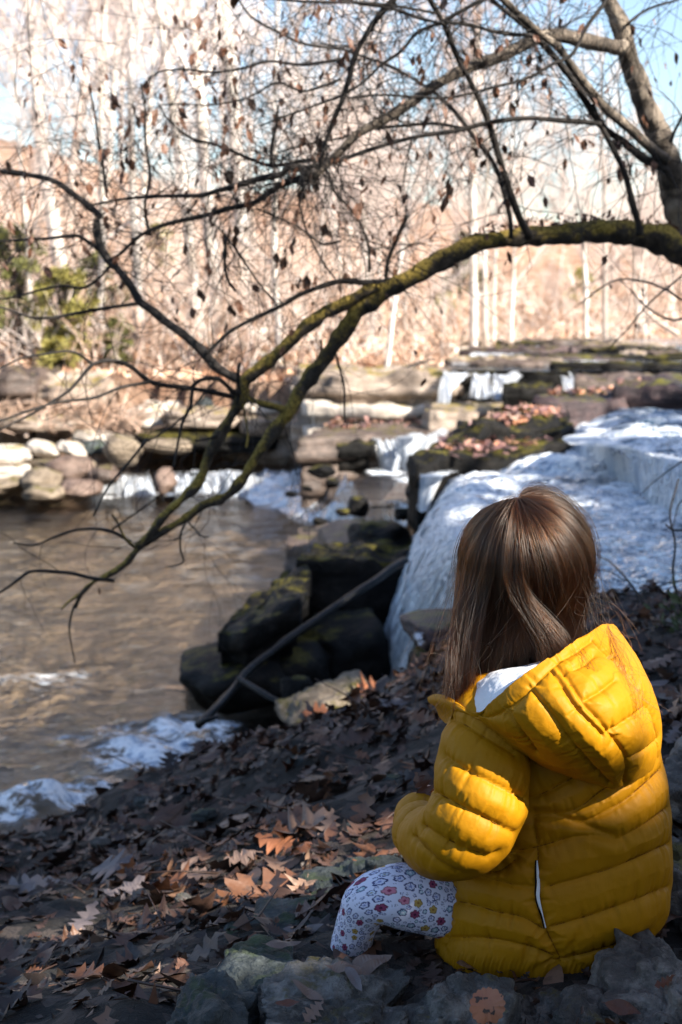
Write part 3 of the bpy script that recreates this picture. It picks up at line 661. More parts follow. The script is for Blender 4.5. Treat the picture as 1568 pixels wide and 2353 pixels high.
# the brown wet ledge with the middle cascade
slab(C2[:, :2], .70, .1, 330, 'rock_wet2', 'brown wet ledge above the middle cascade', 6, .06, .03, under=.18)
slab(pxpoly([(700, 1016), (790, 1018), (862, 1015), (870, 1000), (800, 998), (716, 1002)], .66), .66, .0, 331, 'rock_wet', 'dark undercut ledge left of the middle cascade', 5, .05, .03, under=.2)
rockpx(800, 1140, 850, 1190, 10.9, .12, 332, 'rock_wet', 'dark stone standing in the rapids', sub=4)
for k, (u0, v0, u1, v1, y) in enumerate([(708, 1068, 770, 1100, 12.6), (748, 1098, 782, 1122, 12), (690, 1116, 720, 1130, 12), (655, 1128, 690, 1142, 12.3), (770, 1168, 806, 1186, 10.6), (720, 1188, 752, 1206, 10.3), (786, 1192, 850, 1212, 10.0), (905, 1165, 945, 1200, 10.2)]):
    rockpx(u0, v0, u1, v1, y, (u1 - u0) * y / FPX * .5, 340 + k, 'rock_wet', 'small wet stone breaking the white water of the rapids', sub=4, group='stones in the rapids')
rockpx(350, 1074, 408, 1140, 14.4, .18, 350, 'rock_red', 'dark red block splitting the small fall on the left', sub=4, p=4)
# upper falls
slab(pxpoly([(992, 861), (1060, 860), (1180, 859), (1330, 860), (1345, 852), (1220, 846), (1050, 846), (1000, 848)], 1.13), 1.13, .5, 360, 'rock_wet', 'dark stepped ledge under the upper falls', 6, .05, .03, under=.08)
slab(pxpoly([(1152, 893), (1262, 891), (1264, 884), (1156, 884)], 1.09), 1.09, .5, 361, 'rock_wet', 'square dark block in the middle of the upper falls', 5, .03, .03, dens=90)
slab(pxpoly([(1318, 874), (1420, 875), (1560, 872), (1560, 862), (1330, 862)], 1.24), 1.24, .6, 362, 'rock_wet2', 'long dark ledge right of the upper falls', 5, .04, .03)
slab(pxpoly([(1225, 925), (1330, 926), (1568, 915), (1700, 905), (1720, 872), (1568, 878), (1400, 885), (1280, 900)], 1.2), 1.2, .6, 363, 'rock_leafy', 'broad ledge covered in red-brown leaves behind the right-hand water', 4, .05, .04)
slab(pxpoly([(1400, 896), (1568, 900), (1700, 896), (1700, 875), (1480, 872)], 1.27), 1.27, .9, 364, 'rock_leafy', 'rough leaf-covered hump at the right edge of the ledge', 4, .04, .05)
slab(pxpoly([(985, 948), (1140, 945), (1180, 928), (1000, 922), (960, 935)], .87), .87, .4, 365, 'rock_ledge', 'flat pale stone at the foot of the upper falls', 4, .03, .02)
for k, (u0, v0, u1, v1, y, lab, mt) in enumerate([(1500, 842, 1640, 852, 15.9, 'thin dark ledge in the far stream nearest the right edge', 'rock_wet'), (1340, 836, 1480, 845, 17.2, 'thin dark ledge across the far stream', 'rock_wet'),
        (1180, 826, 1330, 840, 18.6, 'tan flat bank beside the far stream', 'rock_ledge'), (1340, 808, 1420, 822, 20.5, 'dark low rock beyond the far stream', 'rock_wet'), (1480, 796, 1600, 806, 22.5, 'pale ledge where the far stream enters', 'rock_pale'), (1230, 802, 1330, 822, 19.6, 'tan stone on the far shore', 'rock_tan')]):
    rockpx(u0, v0, u1, v1, y, .35, 370 + k, mt, lab, sub=4, flat=.4)
for k, (u, v, w) in enumerate([(1420, 826, 90), (1560, 824, 110), (1290, 846, 60), (1480, 858, 80)]):
    rockpx(u - w, v - 5, u + w, v + 4, 18.5 - k * .8, .3, 380 + k, 'rock_wet', 'dark strip of rock across the shallow far stream', sub=4, flat=.3, group='rock strips in the far stream')
gs = np.random.default_rng(88)
for k in range(15):
    y = 15.9 + k * .42 + gs.uniform(-.1, .1); xc = gs.uniform(.10, .235) * y; w = gs.uniform(.35, 1.1); zz = 1.19 + .004 * k + gs.uniform(0, .03)
    pts = [(xc - w, y), (xc - w * .3, y - .12), (xc + w * .4, y - .06), (xc + w, y + .03), (xc + w * .8, y + .3), (xc, y + .36), (xc - w * .8, y + .25)]
    slab(pts, zz, 1.0, 700 + k, ['rock_wet', 'rock_wet2', 'rock_ledge', 'rock_leafy'][k % 4], 'thin flat rock shelf breaking the far stream', 3, .04, .03, dens=80, group='flat shelves in the far stream')
# the far left bank: pale overhang, black recess, boulders
gl = np.random.default_rng(61); x = -7.6
for k in range(9):
    w = gl.uniform(.5, .95); y0 = np.interp(x, [-7, -4, -2], [15.6, 15.8, 16.5]) + gl.uniform(-.22, .22); zt = gl.uniform(.93, 1.12); zb = zt - gl.uniform(.14, .26)
    slab([(x, y0 + .1), (x + w * .5, y0 - .08), (x + w * 1.1, y0 + .06), (x + w * 1.15, y0 + 1.4), (x + w * .4, y0 + 1.9), (x - .1, y0 + 1.5)], zt, zb, 720 + k, ['rock_ledge', 'rock_pale', 'rock_ledge', 'rock_wet2'][k % 4], 'broken overhanging slab in the layered ledge on the far left bank', 3, .08, .07, dens=110, group='overhanging slabs on the far left bank')
    x += w * .82
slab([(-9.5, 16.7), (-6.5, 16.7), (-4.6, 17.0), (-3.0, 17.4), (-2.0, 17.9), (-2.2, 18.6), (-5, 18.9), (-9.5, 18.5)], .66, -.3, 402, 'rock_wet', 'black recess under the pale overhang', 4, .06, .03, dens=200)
rockpx(-80, 900, 110, 942, 16.2, .5, 403, 'rock_ledge', 'brown ledge end at the left edge of the picture', p=4)
rockpx(-40, 950, 190, 990, 15.6, .3, 440, 'rock_ledge', 'heap of brown driftwood-coloured rubble below the overhang', p=2.4, rough=.25)
for k, (u0, v0, u1, v1, y, mt, lab, kw) in enumerate([
    (-120, 1012, 68, 1065, 14.9, 'rock_pale', 'bright white slab at the left edge above the pool', dict(p=4, flat=.3)),
    (-120, 1058, 62, 1100, 14.6, 'rock_pale', 'second white slab under the first at the left edge', dict(p=4, flat=.3)),
    (-130, 1092, 60, 1140, 14.3, 'rock_tan', 'pinkish slab at the waterline on the left edge', dict(p=3)),
    (62, 1012, 142, 1052, 15.1, 'rock_pale', 'white angular boulder beside the white slabs', dict(p=2.2, rot=(0, .2, .3))),
    (130, 1016, 205, 1050, 15.1, 'rock_pale', 'white wedge of rock on the boulder pile', dict(p=2.2, rot=(0, .35, 0))),
    (165, 988, 275, 1035, 15.6, 'rock_pale', 'long grey-white rock leaning on the round boulder', dict(p=2.6, rot=(0, .15, 0))),
    (185, 1010, 245, 1045, 15.3, 'rock_green', 'mossy dark stone wedged between pale boulders', dict(p=2.6)),
    (232, 998, 330, 1072, 14.9, 'rock_tan', 'big round grey-tan boulder at the head of the small fall', dict(p=2.1, planes=22)),
    (50, 1048, 225, 1075, 14.9, 'rock_tan', 'flat tan slab under the white boulders', dict(p=3.5, flat=.3)),
    (105, 1048, 228, 1112, 14.6, 'rock_red', 'red-brown boulder in the middle of the pile', dict(p=2.4)),
    (50, 1075, 145, 1132, 14.2, 'rock_tan', 'pinkish boulder at the water below the red one', dict(p=2.4)),
    (130, 1100, 235, 1142, 14.1, 'rock_red', 'low dark red stone at the water beside the small fall', dict(p=2.6)),
    (205, 1070, 275, 1115, 14.4, 'rock_wet2', 'brown stone left of the white water', dict(p=2.6)),
    (55, 1115, 150, 1148, 13.9, 'rock_tan', 'low pale stone in front of the boulder pile', dict(p=2.6)),
    (325, 1010, 440, 1042, 15.3, 'rock_tan', 'row of small tan stones beyond the round boulder', dict(p=2.6)),
    (270, 930, 420, 990, 16.7, 'rock_pale', 'broken pale block under the overhang end', dict(p=3)),
    (330, 910, 460, 950, 17.1, 'rock_pale', 'pale block with dry stems on it', dict(p=3)),
    (400, 895, 480, 940, 17.4, 'rock_pale', 'white upright block on the far bank', dict(p=3)),
    (380, 938, 560, 985, 16.3, 'rock_ledge', 'mossy layered block above the black undercut', dict(p=4)),
    (440, 912, 500, 950, 16.8, 'rock_green', 'dark mossy knob behind the branches', dict(p=2.4)),
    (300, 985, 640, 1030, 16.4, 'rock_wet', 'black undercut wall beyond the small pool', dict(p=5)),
    (540, 905, 680, 955, 16.6, 'rock_pale', 'white block behind the mossy branch fork', dict(p=4, flat=.3)),
    (560, 948, 700, 1000, 16.0, 'rock_ledge', 'layered tan ledge over the back pool', dict(p=4, flat=.5))]):
    rockpx(u0, v0, u1, v1, y, max((u1 - u0) * y / FPX * .45, .25), 404 + k, mt, lab, **kw, **({} if 'rough' in kw else dict(rough=.09)), **({} if 'planes' in kw else dict(planes=6)))
slab([(-.55, 15.2), (.1, 15.0), (.75, 15.0), (1.15, 15.2), (1.15, 16.6), (-.5, 17)], 1.12, .3, 430, 'rock_ledge', 'layered tan limestone wall left of the upper falls', 9, .06, .05, dens=200)
slab([(-.3, 14.75), (.2, 14.6), (.9, 14.75), (.9, 15.6), (-.3, 15.8)], .86, .2, 431, 'rock_pale', 'pale lower step of the limestone wall', 6, .05, .03, dens=160)
slab(pxpoly([(500, 1000), (600, 1010), (700, 1010), (770, 1000), (740, 986), (560, 986)], .42), .42, -.1, 432, 'rock_ledge', 'broken tan shelf at the end of the back pool', 5, .06, .04, dens=160)
for k in range(26):
    u = rng.uniform(520, 1080); v = rng.uniform(820, 905); y = 17.2 + (905 - v) / 22 + rng.uniform(-.4, .8); w = rng.uniform(10, 34)
    c = at(u, v, y); c[2] = hill(c[0], c[1]) + .03; s = y / FPX
    boulder(c, (w * s, w * s * .8, w * s * rng.uniform(.4, .7)), 500 + k, M['rock_pale'] if k % 3 else M['rock_ledge'], 3, name='rock', label='pale limestone lump among dry leaves on the far bank', cat='rock', group='limestone lumps on the far bank')
for k in range(16):
    u = rng.uniform(1040, 1560); y = rng.uniform(19, 24); c = at(u, 800, y); c[2] = hill(c[0], c[1]); w = rng.uniform(.1, .35)
    if c[2] < .5: continue
    boulder(c, (w * 1.5, w, w * .5), 540 + k, M['rock_tan'] if k % 2 else M['rock_ledge'], 3, name='rock', label='tan stone along the far shore of the upper stream', cat='rock', group='stones along the far shore')

# -- foreground rocks on the bank
FG = []
def fg(u0, v0, u1, v1, y, dep, seed, mat, label, **kw):
    kw = dict(dict(sub=6 if seed in (601, 605, 608) else 5, planes=24, rough=.2, p=2.5, fine=.15), **kw); o = rockpx(u0, v0, u1, v1, y, dep, seed, mat, label, **kw); FG.append(o); return o
fg(575, 2218, 990, 2500, 2.0, .16, 601, 'rock_fg', 'large grey rock in front of the shin with a forked brown leaf on it', flat=.5)
fg(490, 2185, 700, 2345, 2.18, .13, 602, 'rock_green', 'greenish dark stone left of the large grey rock', flat=.5)
fg(520, 2075, 800, 2250, 2.5, .18, 603, 'rock_green', 'low dark stone left of the shin', flat=.3)
fg(660, 1975, 1060, 2180, 2.85, .24, 604, 'rock_green', 'dark slab behind the knees', flat=.3)
fg(905, 2275, 1250, 2500, 1.97, .14, 605, 'rock_fg', 'craggy dark grey rock at the bottom beside the round leaf')
fg(960, 2232, 1260, 2340, 2.18, .16, 606, 'rock_fg', 'dark grey rock under the front of the jacket hem')
fg(1040, 2205, 1500, 2330, 2.36, .22, 607, 'rock_green', 'shaded rock the child sits on', flat=.4)
fg(1375, 2205, 1740, 2520, 1.98, .16, 608, 'rock_fg2', 'light grey craggy rock at the lower right corner')
fg(1215, 2290, 1440, 2480, 1.95, .12, 609, 'rock_fg', 'small dark stone left of the light craggy rock')
fg(1515, 1700, 1720, 1960, 2.75, .2, 610, 'rock_fg2', 'grey streaked rock at the right edge beside the jacket', flat=.5)
fg(1500, 1950, 1760, 2240, 2.45, .2, 611, 'rock_fg', 'dark rock on the right behind the jacket hem')
fg(360, 2270, 600, 2480, 1.98, .14, 612, 'rock_green', 'half-buried stone in the leaves at the bottom')
fg(650, 1588, 905, 1700, 5.35, .3, 613, 'rock_tan', 'tan rock at the edge of the bank with orange leaves on it', flat=.55, rot=(.15, -.14, .1))
for k, (u, v, w) in enumerate([(235, 1935, 26), (470, 1870, 30), (820, 1905, 34), (420, 2060, 20), (900, 1800, 40), (700, 1760, 44), (560, 1790, 30), (880, 1990, 45), (330, 1840, 24), (1640, 1640, 40), (600, 1690, 60), (760, 1700, 50)]):
    z = .6
    for _ in range(12):
        q = atz(u, v, z); z = float(bank(q[0], q[1], False))
    s = q[1] / FPX * w
    boulder((q[0], q[1], z - s * .1), (s, s * .8, s * .55), 640 + k, M['rock_green'] if k % 3 else M['rock_fg'], 4, label='small bluish grey stone showing through the leaf litter', group='small stones in the leaf litter')
# ------------------------------------------------------------------ the overhanging tree
tree = empty('overhanging_tree', (2.6, 5.6, float(bank(2.6, 5.6, False))), label='bare tree whose mossy limb arches low over the water from the right bank', cat='tree')
def L(pts, y0, y1, r0, r1, n=None):
    """a limb: picture points, depth at both ends, half-width in picture points at both ends -> rows x, y, z, radius"""
    P = np.array(pts, float); s = np.concatenate([[0], np.cumsum(np.linalg.norm(np.diff(P, axis=0), axis=1))]); s /= s[-1]
    y = y0 + (y1 - y0) * s; W = at(P[:, 0], P[:, 1], y); r = (r0 + (r1 - r0) * s) * y / FPX
    return catmull(np.concatenate([W, r[:, None]], 1), n or max(8, int(len(P) * 4)))
def branch(name, rows, mat, k=8, lump=.12, seed=0, wob=.0):
    P = rows[:, :3].copy(); r = rows[:, 3].copy()
    if wob: P += wob * np.stack([vnoise(P * 9, seed + i) for i in range(3)], -1)
    r = r * (1 + lump * vnoise(P * 22, seed + 7) + lump * .7 * vnoise(P * 50, seed + 8))
    b = MB(); b.tube(P, r, k)
    if k >= 10:                                       # lumpy bark and moss
        V = b.V[0]; c = np.repeat(P, k, 0); n = len(c); d = unit(V[:n] - c)
        V[:n] += d * (np.repeat(r, k) * (lump * 1.2 * fbm(V[:n] * 26, 3, seed + 3)))[:, None]
    o = b.build(name, mat, tree); o.matrix_parent_inverse = Matrix.Translation(-tree.location)
    return o
LIMB = [(2050, 1500), (2010, 1200), (1930, 950), (1810, 760), (1690, 640), (1600, 590), (1560, 572), (1530, 556), (1480, 540), (1420, 533), (1350, 533), (1300, 538), (1250, 541), (1210, 545), (1150, 550), (1100, 558), (1060, 577), (1000, 606), (950, 634), (908, 656)]
ll = L(LIMB, 5.6, 4.9, 60, 20, 160)
ll[:, 3] = np.interp(np.linspace(0, 1, 160), [0, .4, .62, .75, .85, 1], np.array([50, 37, 26, 23.5, 21, 21]) * 4.95 / FPX)
branch('limb', ll, M['mossy_bark'], 18, .14, 1)
TRUNK = [(2060, 1500), (2000, 1150), (1850, 860), (1690, 680), (1600, 560), (1568, 480), (1554, 435), (1534, 370), (1514, 320), (1494, 265), (1469, 200), (1449, 145), (1434, 90), (1419, 40), (1399, 0), (1385, -60), (1370, -160)]
tt_ = L(TRUNK, 5.7, 4.9, 60, 14, 150)
tt_[:, 3] = np.interp(np.linspace(0, 1, 150), [0, .45, .6, .8, 1], np.array([56, 40, 31, 21, 14]) * 5.0 / FPX)
branch('trunk', tt_, M['grey_bark'], 18, .1, 2)
BR = []
def B(pts, y0, y1, r0, r1, mat='twig', seed=[100], k=7, lump=.15):
    rows = L(pts, y0, y1, r0, r1); seed[0] += 1; BR.append(rows); branch('branch', rows, M[mat], k, lump, seed[0], .004)
moss = dict(mat='mossy_bark', k=12, lump=.22)
B([(915, 650), (880, 675), (820, 720), (780, 775), (730, 840), (690, 900), (670, 934), (635, 984), (590, 1044), (555, 1104), (515, 1144), (465, 1164), (400, 1209), (345, 1239), (315, 1264), (285, 1299), (240, 1324), (210, 1339), (185, 1364), (172, 1394)], 4.9, 4.9, 20, 5, **moss)
B([(910, 658), (850, 665), (784, 706), (740, 722), (700, 751), (650, 801), (600, 846), (565, 876), (555, 919), (520, 979), (485, 1039), (465, 1094), (425, 1139), (385, 1179), (350, 1224), (318, 1258)], 4.9, 4.88, 18, 9, **moss)
B([(560, 878), (500, 846), (465, 806), (430, 776), (380, 741), (350, 716), (320, 696), (300, 661), (270, 616), (245, 591), (225, 550), (222, 510), (228, 495), (200, 470), (150, 430), (115, 412), (50, 400), (-20, 392), (-120, 380)], 4.9, 5.2, 12, 5)
B([(550, 913), (480, 901), (425, 891), (350, 878), (300, 846), (260, 831), (215, 838), (180, 875), (155, 901), (110, 930), (60, 960), (0, 990)], 4.9, 4.6, 7, 2.5)
B([(215, 838), (165, 808), (110, 812), (50, 826), (-30, 862)], 4.73, 4.6, 3.5, 2)
B([(350, 878), (280, 891), (220, 911), (150, 921), (70, 945), (-20, 976)], 4.75, 4.5, 4.5, 2)
B([(320, 696), (250, 706), (190, 716), (120, 729), (75, 731), (20, 711), (-60, 690)], 5.0, 4.8, 5, 2.5)
B([(262, 604), (220, 646), (185, 663), (140, 658), (50, 676), (-60, 700)], 5.05, 5.2, 3.5, 2)
B([(235, 578), (190, 548), (170, 543), (100, 550), (0, 554), (-80, 560)], 5.05, 5.1, 4.5, 2.5)
B([(909, 646), (844, 651), (784, 648), (730, 661), (690, 676), (640, 706), (575, 736), (530, 761), (490, 795), (468, 812)], 4.9, 4.9, 7.5, 4)
B([(889, 646), (889, 620), (891, 604), (904, 569), (921, 529), (934, 497)], 4.9, 4.8, 5, 5)
B([(904, 569), (885, 570), (868, 572)], 4.85, 4.8, 3, 1.5)
B([(1437, 108), (1415, 112), (1391, 102), (1334, 90), (1274, 82), (1234, 88), (1199, 105), (1144, 132), (1064, 160), (994, 200), (934, 240), (874, 280), (819, 310), (784, 345), (750, 380), (718, 410)], 4.98, 4.7, 17, 9, mat='grey_bark', k=12, lump=.1)
B([(718, 410), (700, 392), (665, 385), (650, 400), (600, 410), (550, 425), (500, 440), (460, 450), (370, 450), (280, 457), (200, 470)], 4.7, 4.8, 8.5, 2.5)
B([(718, 410), (690, 412), (665, 415), (630, 435), (590, 465), (540, 475), (475, 492), (425, 505), (370, 520), (320, 545), (275, 585), (250, 600)], 4.7, 4.95, 8, 4)
B([(784, 372), (720, 370), (625, 380), (575, 365), (540, 350), (490, 332), (440, 320), (390, 280), (368, 245)], 4.75, 4.9, 6, 2)
B([(1536, 372), (1504, 345), (1449, 300), (1399, 255), (1359, 210), (1314, 150), (1284, 110), (1234, 70), (1184, 25), (1154, -5), (1100, -50)], 4.95, 4.6, 13, 7, mat='grey_bark', k=10, lump=.1)
B([(1530, 392), (1519, 385), (1474, 360), (1434, 325), (1384, 290), (1349, 240), (1309, 175), (1254, 105), (1199, 55), (1129, -2), (1080, -50)], 4.95, 4.7, 10, 6, k=10)
B([(1384, 286), (1309, 277), (1224, 272), (1134, 280), (1064, 295), (1009, 305), (904, 327), (784, 367), (750, 375), (705, 388)], 4.85, 4.7, 6.5, 4.5, k=8)
B([(1064, 293), (1000, 283), (934, 287), (859, 297), (784, 315), (700, 335), (640, 352)], 4.8, 4.9, 4, 2)
B([(1219, 548), (1194, 500), (1169, 430), (1149, 360), (1129, 295), (1094, 215), (1059, 145), (1019, 55), (989, 0), (960, -60)], 4.95, 4.6, 9, 5, k=9)
B([(1174, 548), (1174, 515), (1164, 465), (1149, 410), (1124, 355), (1074, 295), (1034, 245), (974, 195), (904, 155), (834, 130), (740, 100)], 4.95, 5.1, 7, 2.5, k=8)
B([(1469, 540), (1469, 515), (1449, 450), (1429, 385), (1404, 330), (1381, 285), (1360, 240)], 4.95, 4.85, 8, 5, k=9)
B([(1400, -20), (1386, 15), (1349, 65), (1314, 125), (1274, 145), (1219, 180), (1144, 200), (1084, 215), (1009, 225), (884, 220), (800, 225)], 4.7, 4.6, 4.5, 2.5)
B([(918, -20), (904, 0), (869, 40), (834, 95), (814, 135), (799, 190), (784, 235), (764, 285), (745, 340), (735, 385)], 4.6, 4.7, 8, 4.5, k=8)
B([(1115, -4), (1054, 30), (1009, 55), (959, 75), (919, 120), (879, 150), (840, 185), (784, 222), (700, 250), (600, 290)], 4.6, 4.7, 4.5, 2)
B([(1024, 50), (1084, 60), (1144, 75), (1209, 80), (1240, 86)], 4.6, 4.75, 4, 5)
B([(1019, 55), (960, 40), (900, 20), (840, 10), (760, -10)], 4.6, 4.6, 4, 3)
B([(560, -10), (700, 4), (860, 8), (1000, 30)], 4.5, 4.6, 2.5, 3.5)
B([(784, 110), (700, 100), (640, 75), (580, 40), (545, -10)], 5.0, 4.9, 4, 2)
B([(784, 135), (700, 150), (620, 140), (560, 155), (490, 165), (420, 160), (360, 168), (320, 200)], 4.9, 5.1, 4, 2)
B([(784, 180), (700, 210), (640, 190), (560, 230), (500, 240), (440, 238), (380, 240)], 4.85, 4.9, 3, 1.5)
B([(346, 540), (335, 470), (345, 400), (335, 330), (330, 240), (322, 190)], 4.9, 4.9, 4, 2)
B([(246, 440), (238, 380), (222, 300), (212, 240), (205, 200)], 4.9, 5.0, 4, 2)
B([(625, 376), (625, 330), (635, 290), (640, 240)], 4.8, 4.7, 4, 2)
B([(520, 545), (518, 600), (525, 640), (545, 668)], 4.6, 4.6, 4, 3)
B([(518, 540), (560, 600), (600, 655), (640, 704)], 4.6, 4.9, 3, 2)
B([(784, 551), (740, 560), (690, 525), (640, 500), (590, 478)], 4.8, 4.9, 3, 2)
B([(718, 412), (690, 450), (700, 520), (740, 600), (770, 640)], 4.7, 4.8, 3, 2)
B([(750, 385), (770, 440), (820, 500), (845, 560), (850, 625)], 4.7, 4.85, 3, 3)
B([(548, 930), (552, 900), (548, 860), (552, 835)], 4.88, 4.8, 5, 4)
B([(545, 905), (500, 870), (450, 880), (440, 930), (420, 970), (410, 1010), (400, 1075)], 4.85, 4.7, 6, 2.5)
B([(672, 948), (640, 935), (600, 925), (565, 912)], 4.9, 4.88, 9, 7, **moss)
B([(505, 1000), (470, 1010), (445, 1010)], 4.88, 4.8, 4, 2)
B([(340, 1010), (300, 1060), (250, 1120), (215, 1185)], 4.6, 4.5, 3.5, 2)
B([(500, 870), (420, 960), (340, 1015)], 4.8, 4.6, 2, 2)
B([(316, 1262), (290, 1240), (270, 1200), (258, 1182)], 4.9, 4.85, 4.5, 2.5, mat='mossy_bark')
B([(300, 1248), (255, 1222), (180, 1217), (130, 1232), (80, 1252), (30, 1248)], 4.9, 4.8, 4.5, 2)
B([(265, 1334), (215, 1328), (165, 1316), (130, 1314), (70, 1316), (40, 1335), (0, 1362), (-60, 1390)], 4.9, 4.8, 5, 3)
B([(172, 1390), (165, 1419), (162, 1449), (168, 1490), (175, 1525)], 4.9, 4.85, 3, 1.5)
B([(185, 1364), (160, 1380), (140, 1400)], 4.9, 4.85, 5, 2, mat='mossy_bark')
B([(430, 1195), (415, 1225), (415, 1260), (422, 1290), (380, 1302)], 4.9, 4.85, 3, 1.5)
B([(430, 1195), (448, 1215), (462, 1230), (480, 1232)], 4.9, 4.85, 2.5, 1.5)
B([(258, 1218), (300, 1190), (340, 1160), (365, 1140)], 4.85, 4.85, 2.5, 1.5)
B([(558, 920), (562, 960), (568, 1000), (565, 1030)], 4.88, 4.8, 3, 2, mat='mossy_bark')
B([(765, 790), (775, 830), (790, 880), (793, 920), (790, 970)], 4.9, 4.8, 3, 2)
B([(1568, 690), (1520, 660), (1450, 640), (1400, 650), (1330, 700)], 5.4, 6, 3, 1.5)
B([(1640, 560), (1560, 640), (1500, 690), (1440, 760), (1400, 800)], 5.4, 6.2, 3, 1.5)
B([(1700, 700), (1600, 720), (1540, 735), (1480, 700), (1420, 640)], 5.4, 6.0, 4, 1.5)
B([(1540, 330), (1552, 300), (1568, 270), (1600, 220)], 5.0, 5.0, 4, 3)
B([(1440, 55), (1470, 30), (1510, 10), (1560, 0)], 4.95, 5.0, 4, 2)

# fine twigs and the dry leaves that hang on them
g = np.random.default_rng(5); tw = MB(); dl = MB()
def dry_leaf(p, s, hang=True):
    s = s * min(g.lognormal(-.15, .4), 1.25)
    d = unit(np.array([g.normal(0, .35), g.normal(0, .35), -1.0])) if hang else unit(g.normal(size=3))
    a = unit(np.cross(d, g.normal(size=3))); b = np.cross(d, a); w = s * g.uniform(.14, .34); f = g.uniform(.2, .6) * w
    V = np.array([p, p + d * s * .35 + a * w + b * f, p + d * s * .35 - a * w + b * f, p + d * s * .4, p + d * s * .75 + a * w * .7 - b * f * .3, p + d * s * .75 - a * w * .7 - b * f * .3, p + d * s + b * f])
    dl.add(V, np.array([[0, 3, 1], [0, 2, 3], [1, 3, 4], [2, 5, 3], [3, 6, 4], [3, 5, 6]]))
def twig(p, d, ln, r, lev, leafp, droop):
    n = 7; P = [p]; st = ln / n; bend = g.normal(0, .22, 3)
    for k in range(n):
        d = unit(d + bend * .5 + g.normal(0, .16, 3) + np.array([0, 0, droop])); p = p + d * st; P.append(p)
    P = np.array(P); tw.tube(P, np.linspace(r, r * .45, n + 1), 4 if r > .002 else 3, False)
    if lev > 0:
        for k in range(2, n + 1):
            if g.random() < .55:
                dd = unit(d + unit(g.normal(size=3)) * .9 + np.array([0, 0, droop])); twig(P[k], dd, ln * g.uniform(.35, .6), r * .6, lev - 1, leafp, droop)
    if g.random() < leafp * 2.2: dry_leaf(P[-1], g.uniform(.02, .05))
    for k in range(2, n):
        if g.random() < leafp * .45: dry_leaf(P[k], g.uniform(.018, .045))
for bi, rows in enumerate(BR):
    P = rows[:, :3]; u, v = pix(P); n = len(P)
    for k in range(n):
        if not (-150 < u[k] < 1700 and -120 < v[k] < 1330): continue
        dens = (1.1 if v[k] < 640 else .40 if v[k] < 950 else .07) * (1.0 if u[k] < 1000 else .75) * (1.25 if v[k] < 420 and u[k] < 900 else 1)
        if rows[k, 3] > .022: dens *= .45
        for _ in range(g.poisson(dens)):
            T = unit(P[min(k + 1, n - 1)] - P[max(k - 1, 0)]); d = unit(T * g.uniform(-.2, 1) + unit(g.normal(size=3)) * np.array([.9, .8, .9]))
            leafp = (.055 if (v[k] < 520 and u[k] < 1050) else .05 if v[k] < 620 else .006)
            twig(P[k] , d, g.uniform(.12, .5), max(.0010, min(rows[k, 3] * .3, .0018)), 1 if g.random() < .7 else 0, leafp, -.05)
# curtain of hanging twigs at the upper left, from boughs above the frame
for k in range(46):
    u = g.uniform(-60, 760); v = g.uniform(-140, 470) * (1 if u < 400 else .5); p = at(u, v, g.uniform(4.3, 5.4))
    twig(p, unit(np.array([g.normal(0, .5), g.normal(0, .4), g.normal(-.25, .5)])), g.uniform(.2, .55), .0015, 1, .2, -.08)
# ragged leaf litter caught along the top of the limb
for k in range(190):
    q = ll[int(g.uniform(78, 140))]; p = q[:3] + np.array([g.normal(0, .01), g.normal(0, .012), q[3] * .85 + abs(g.normal(0, .014))]); dry_leaf(p, g.uniform(.015, .034), False)
def child(b, name, mat, **kw):
    o = b.build(name, mat, tree, **kw); o.matrix_parent_inverse = Matrix.Translation(-tree.location); return o
child(tw, 'twigs', M['twig'], kind='stuff'); child(dl, 'dry_leaves', M['dead_leaf'], smooth=False, kind='stuff')

# the fallen log across the dark rocks
log = empty('fallen_log', tuple(atz(468, 1652, 0)), label='long thin black log leaning from the pool up to the waterfall', cat='log')
def lchild(name, pts, ys, r0, r1, seed):
    P = np.array(pts, float); W = at(P[:, 0], P[:, 1], np.array(ys)); rr = np.linspace(r0, r1, len(P)) * np.array(ys) / FPX
    rows = catmull(np.concatenate([W, rr[:, None]], 1), 60); rows[:, 3] *= 1 + .12 * vnoise(rows[:, :3] * 12, seed)
    b = MB(); b.tube(rows[:, :3] + .01 * np.stack([vnoise(rows[:, :3] * 4, seed + i) for i in range(3)], -1), rows[:, 3], 12)
    o = b.build(name, M['log'], log); o.matrix_parent_inverse = Matrix.Translation(-log.location)
lchild('stem', [(455, 1668), (490, 1630), (550, 1565), (610, 1510), (690, 1450), (780, 1385), (860, 1335), (935, 1288)], [6.15, 6.3, 6.6, 6.8, 7.0, 7.25, 7.5, 7.9], 9.5, 8.5, 3)
lchild('branch', [(545, 1556), (590, 1580), (630, 1606), (662, 1622)], [6.58, 6.45, 6.35, 6.3], 6, 7, 4)
lchild('root_stub', [(452, 1664), (470, 1656), (500, 1648)], [6.13, 6.1, 6.1], 7, 4, 5)

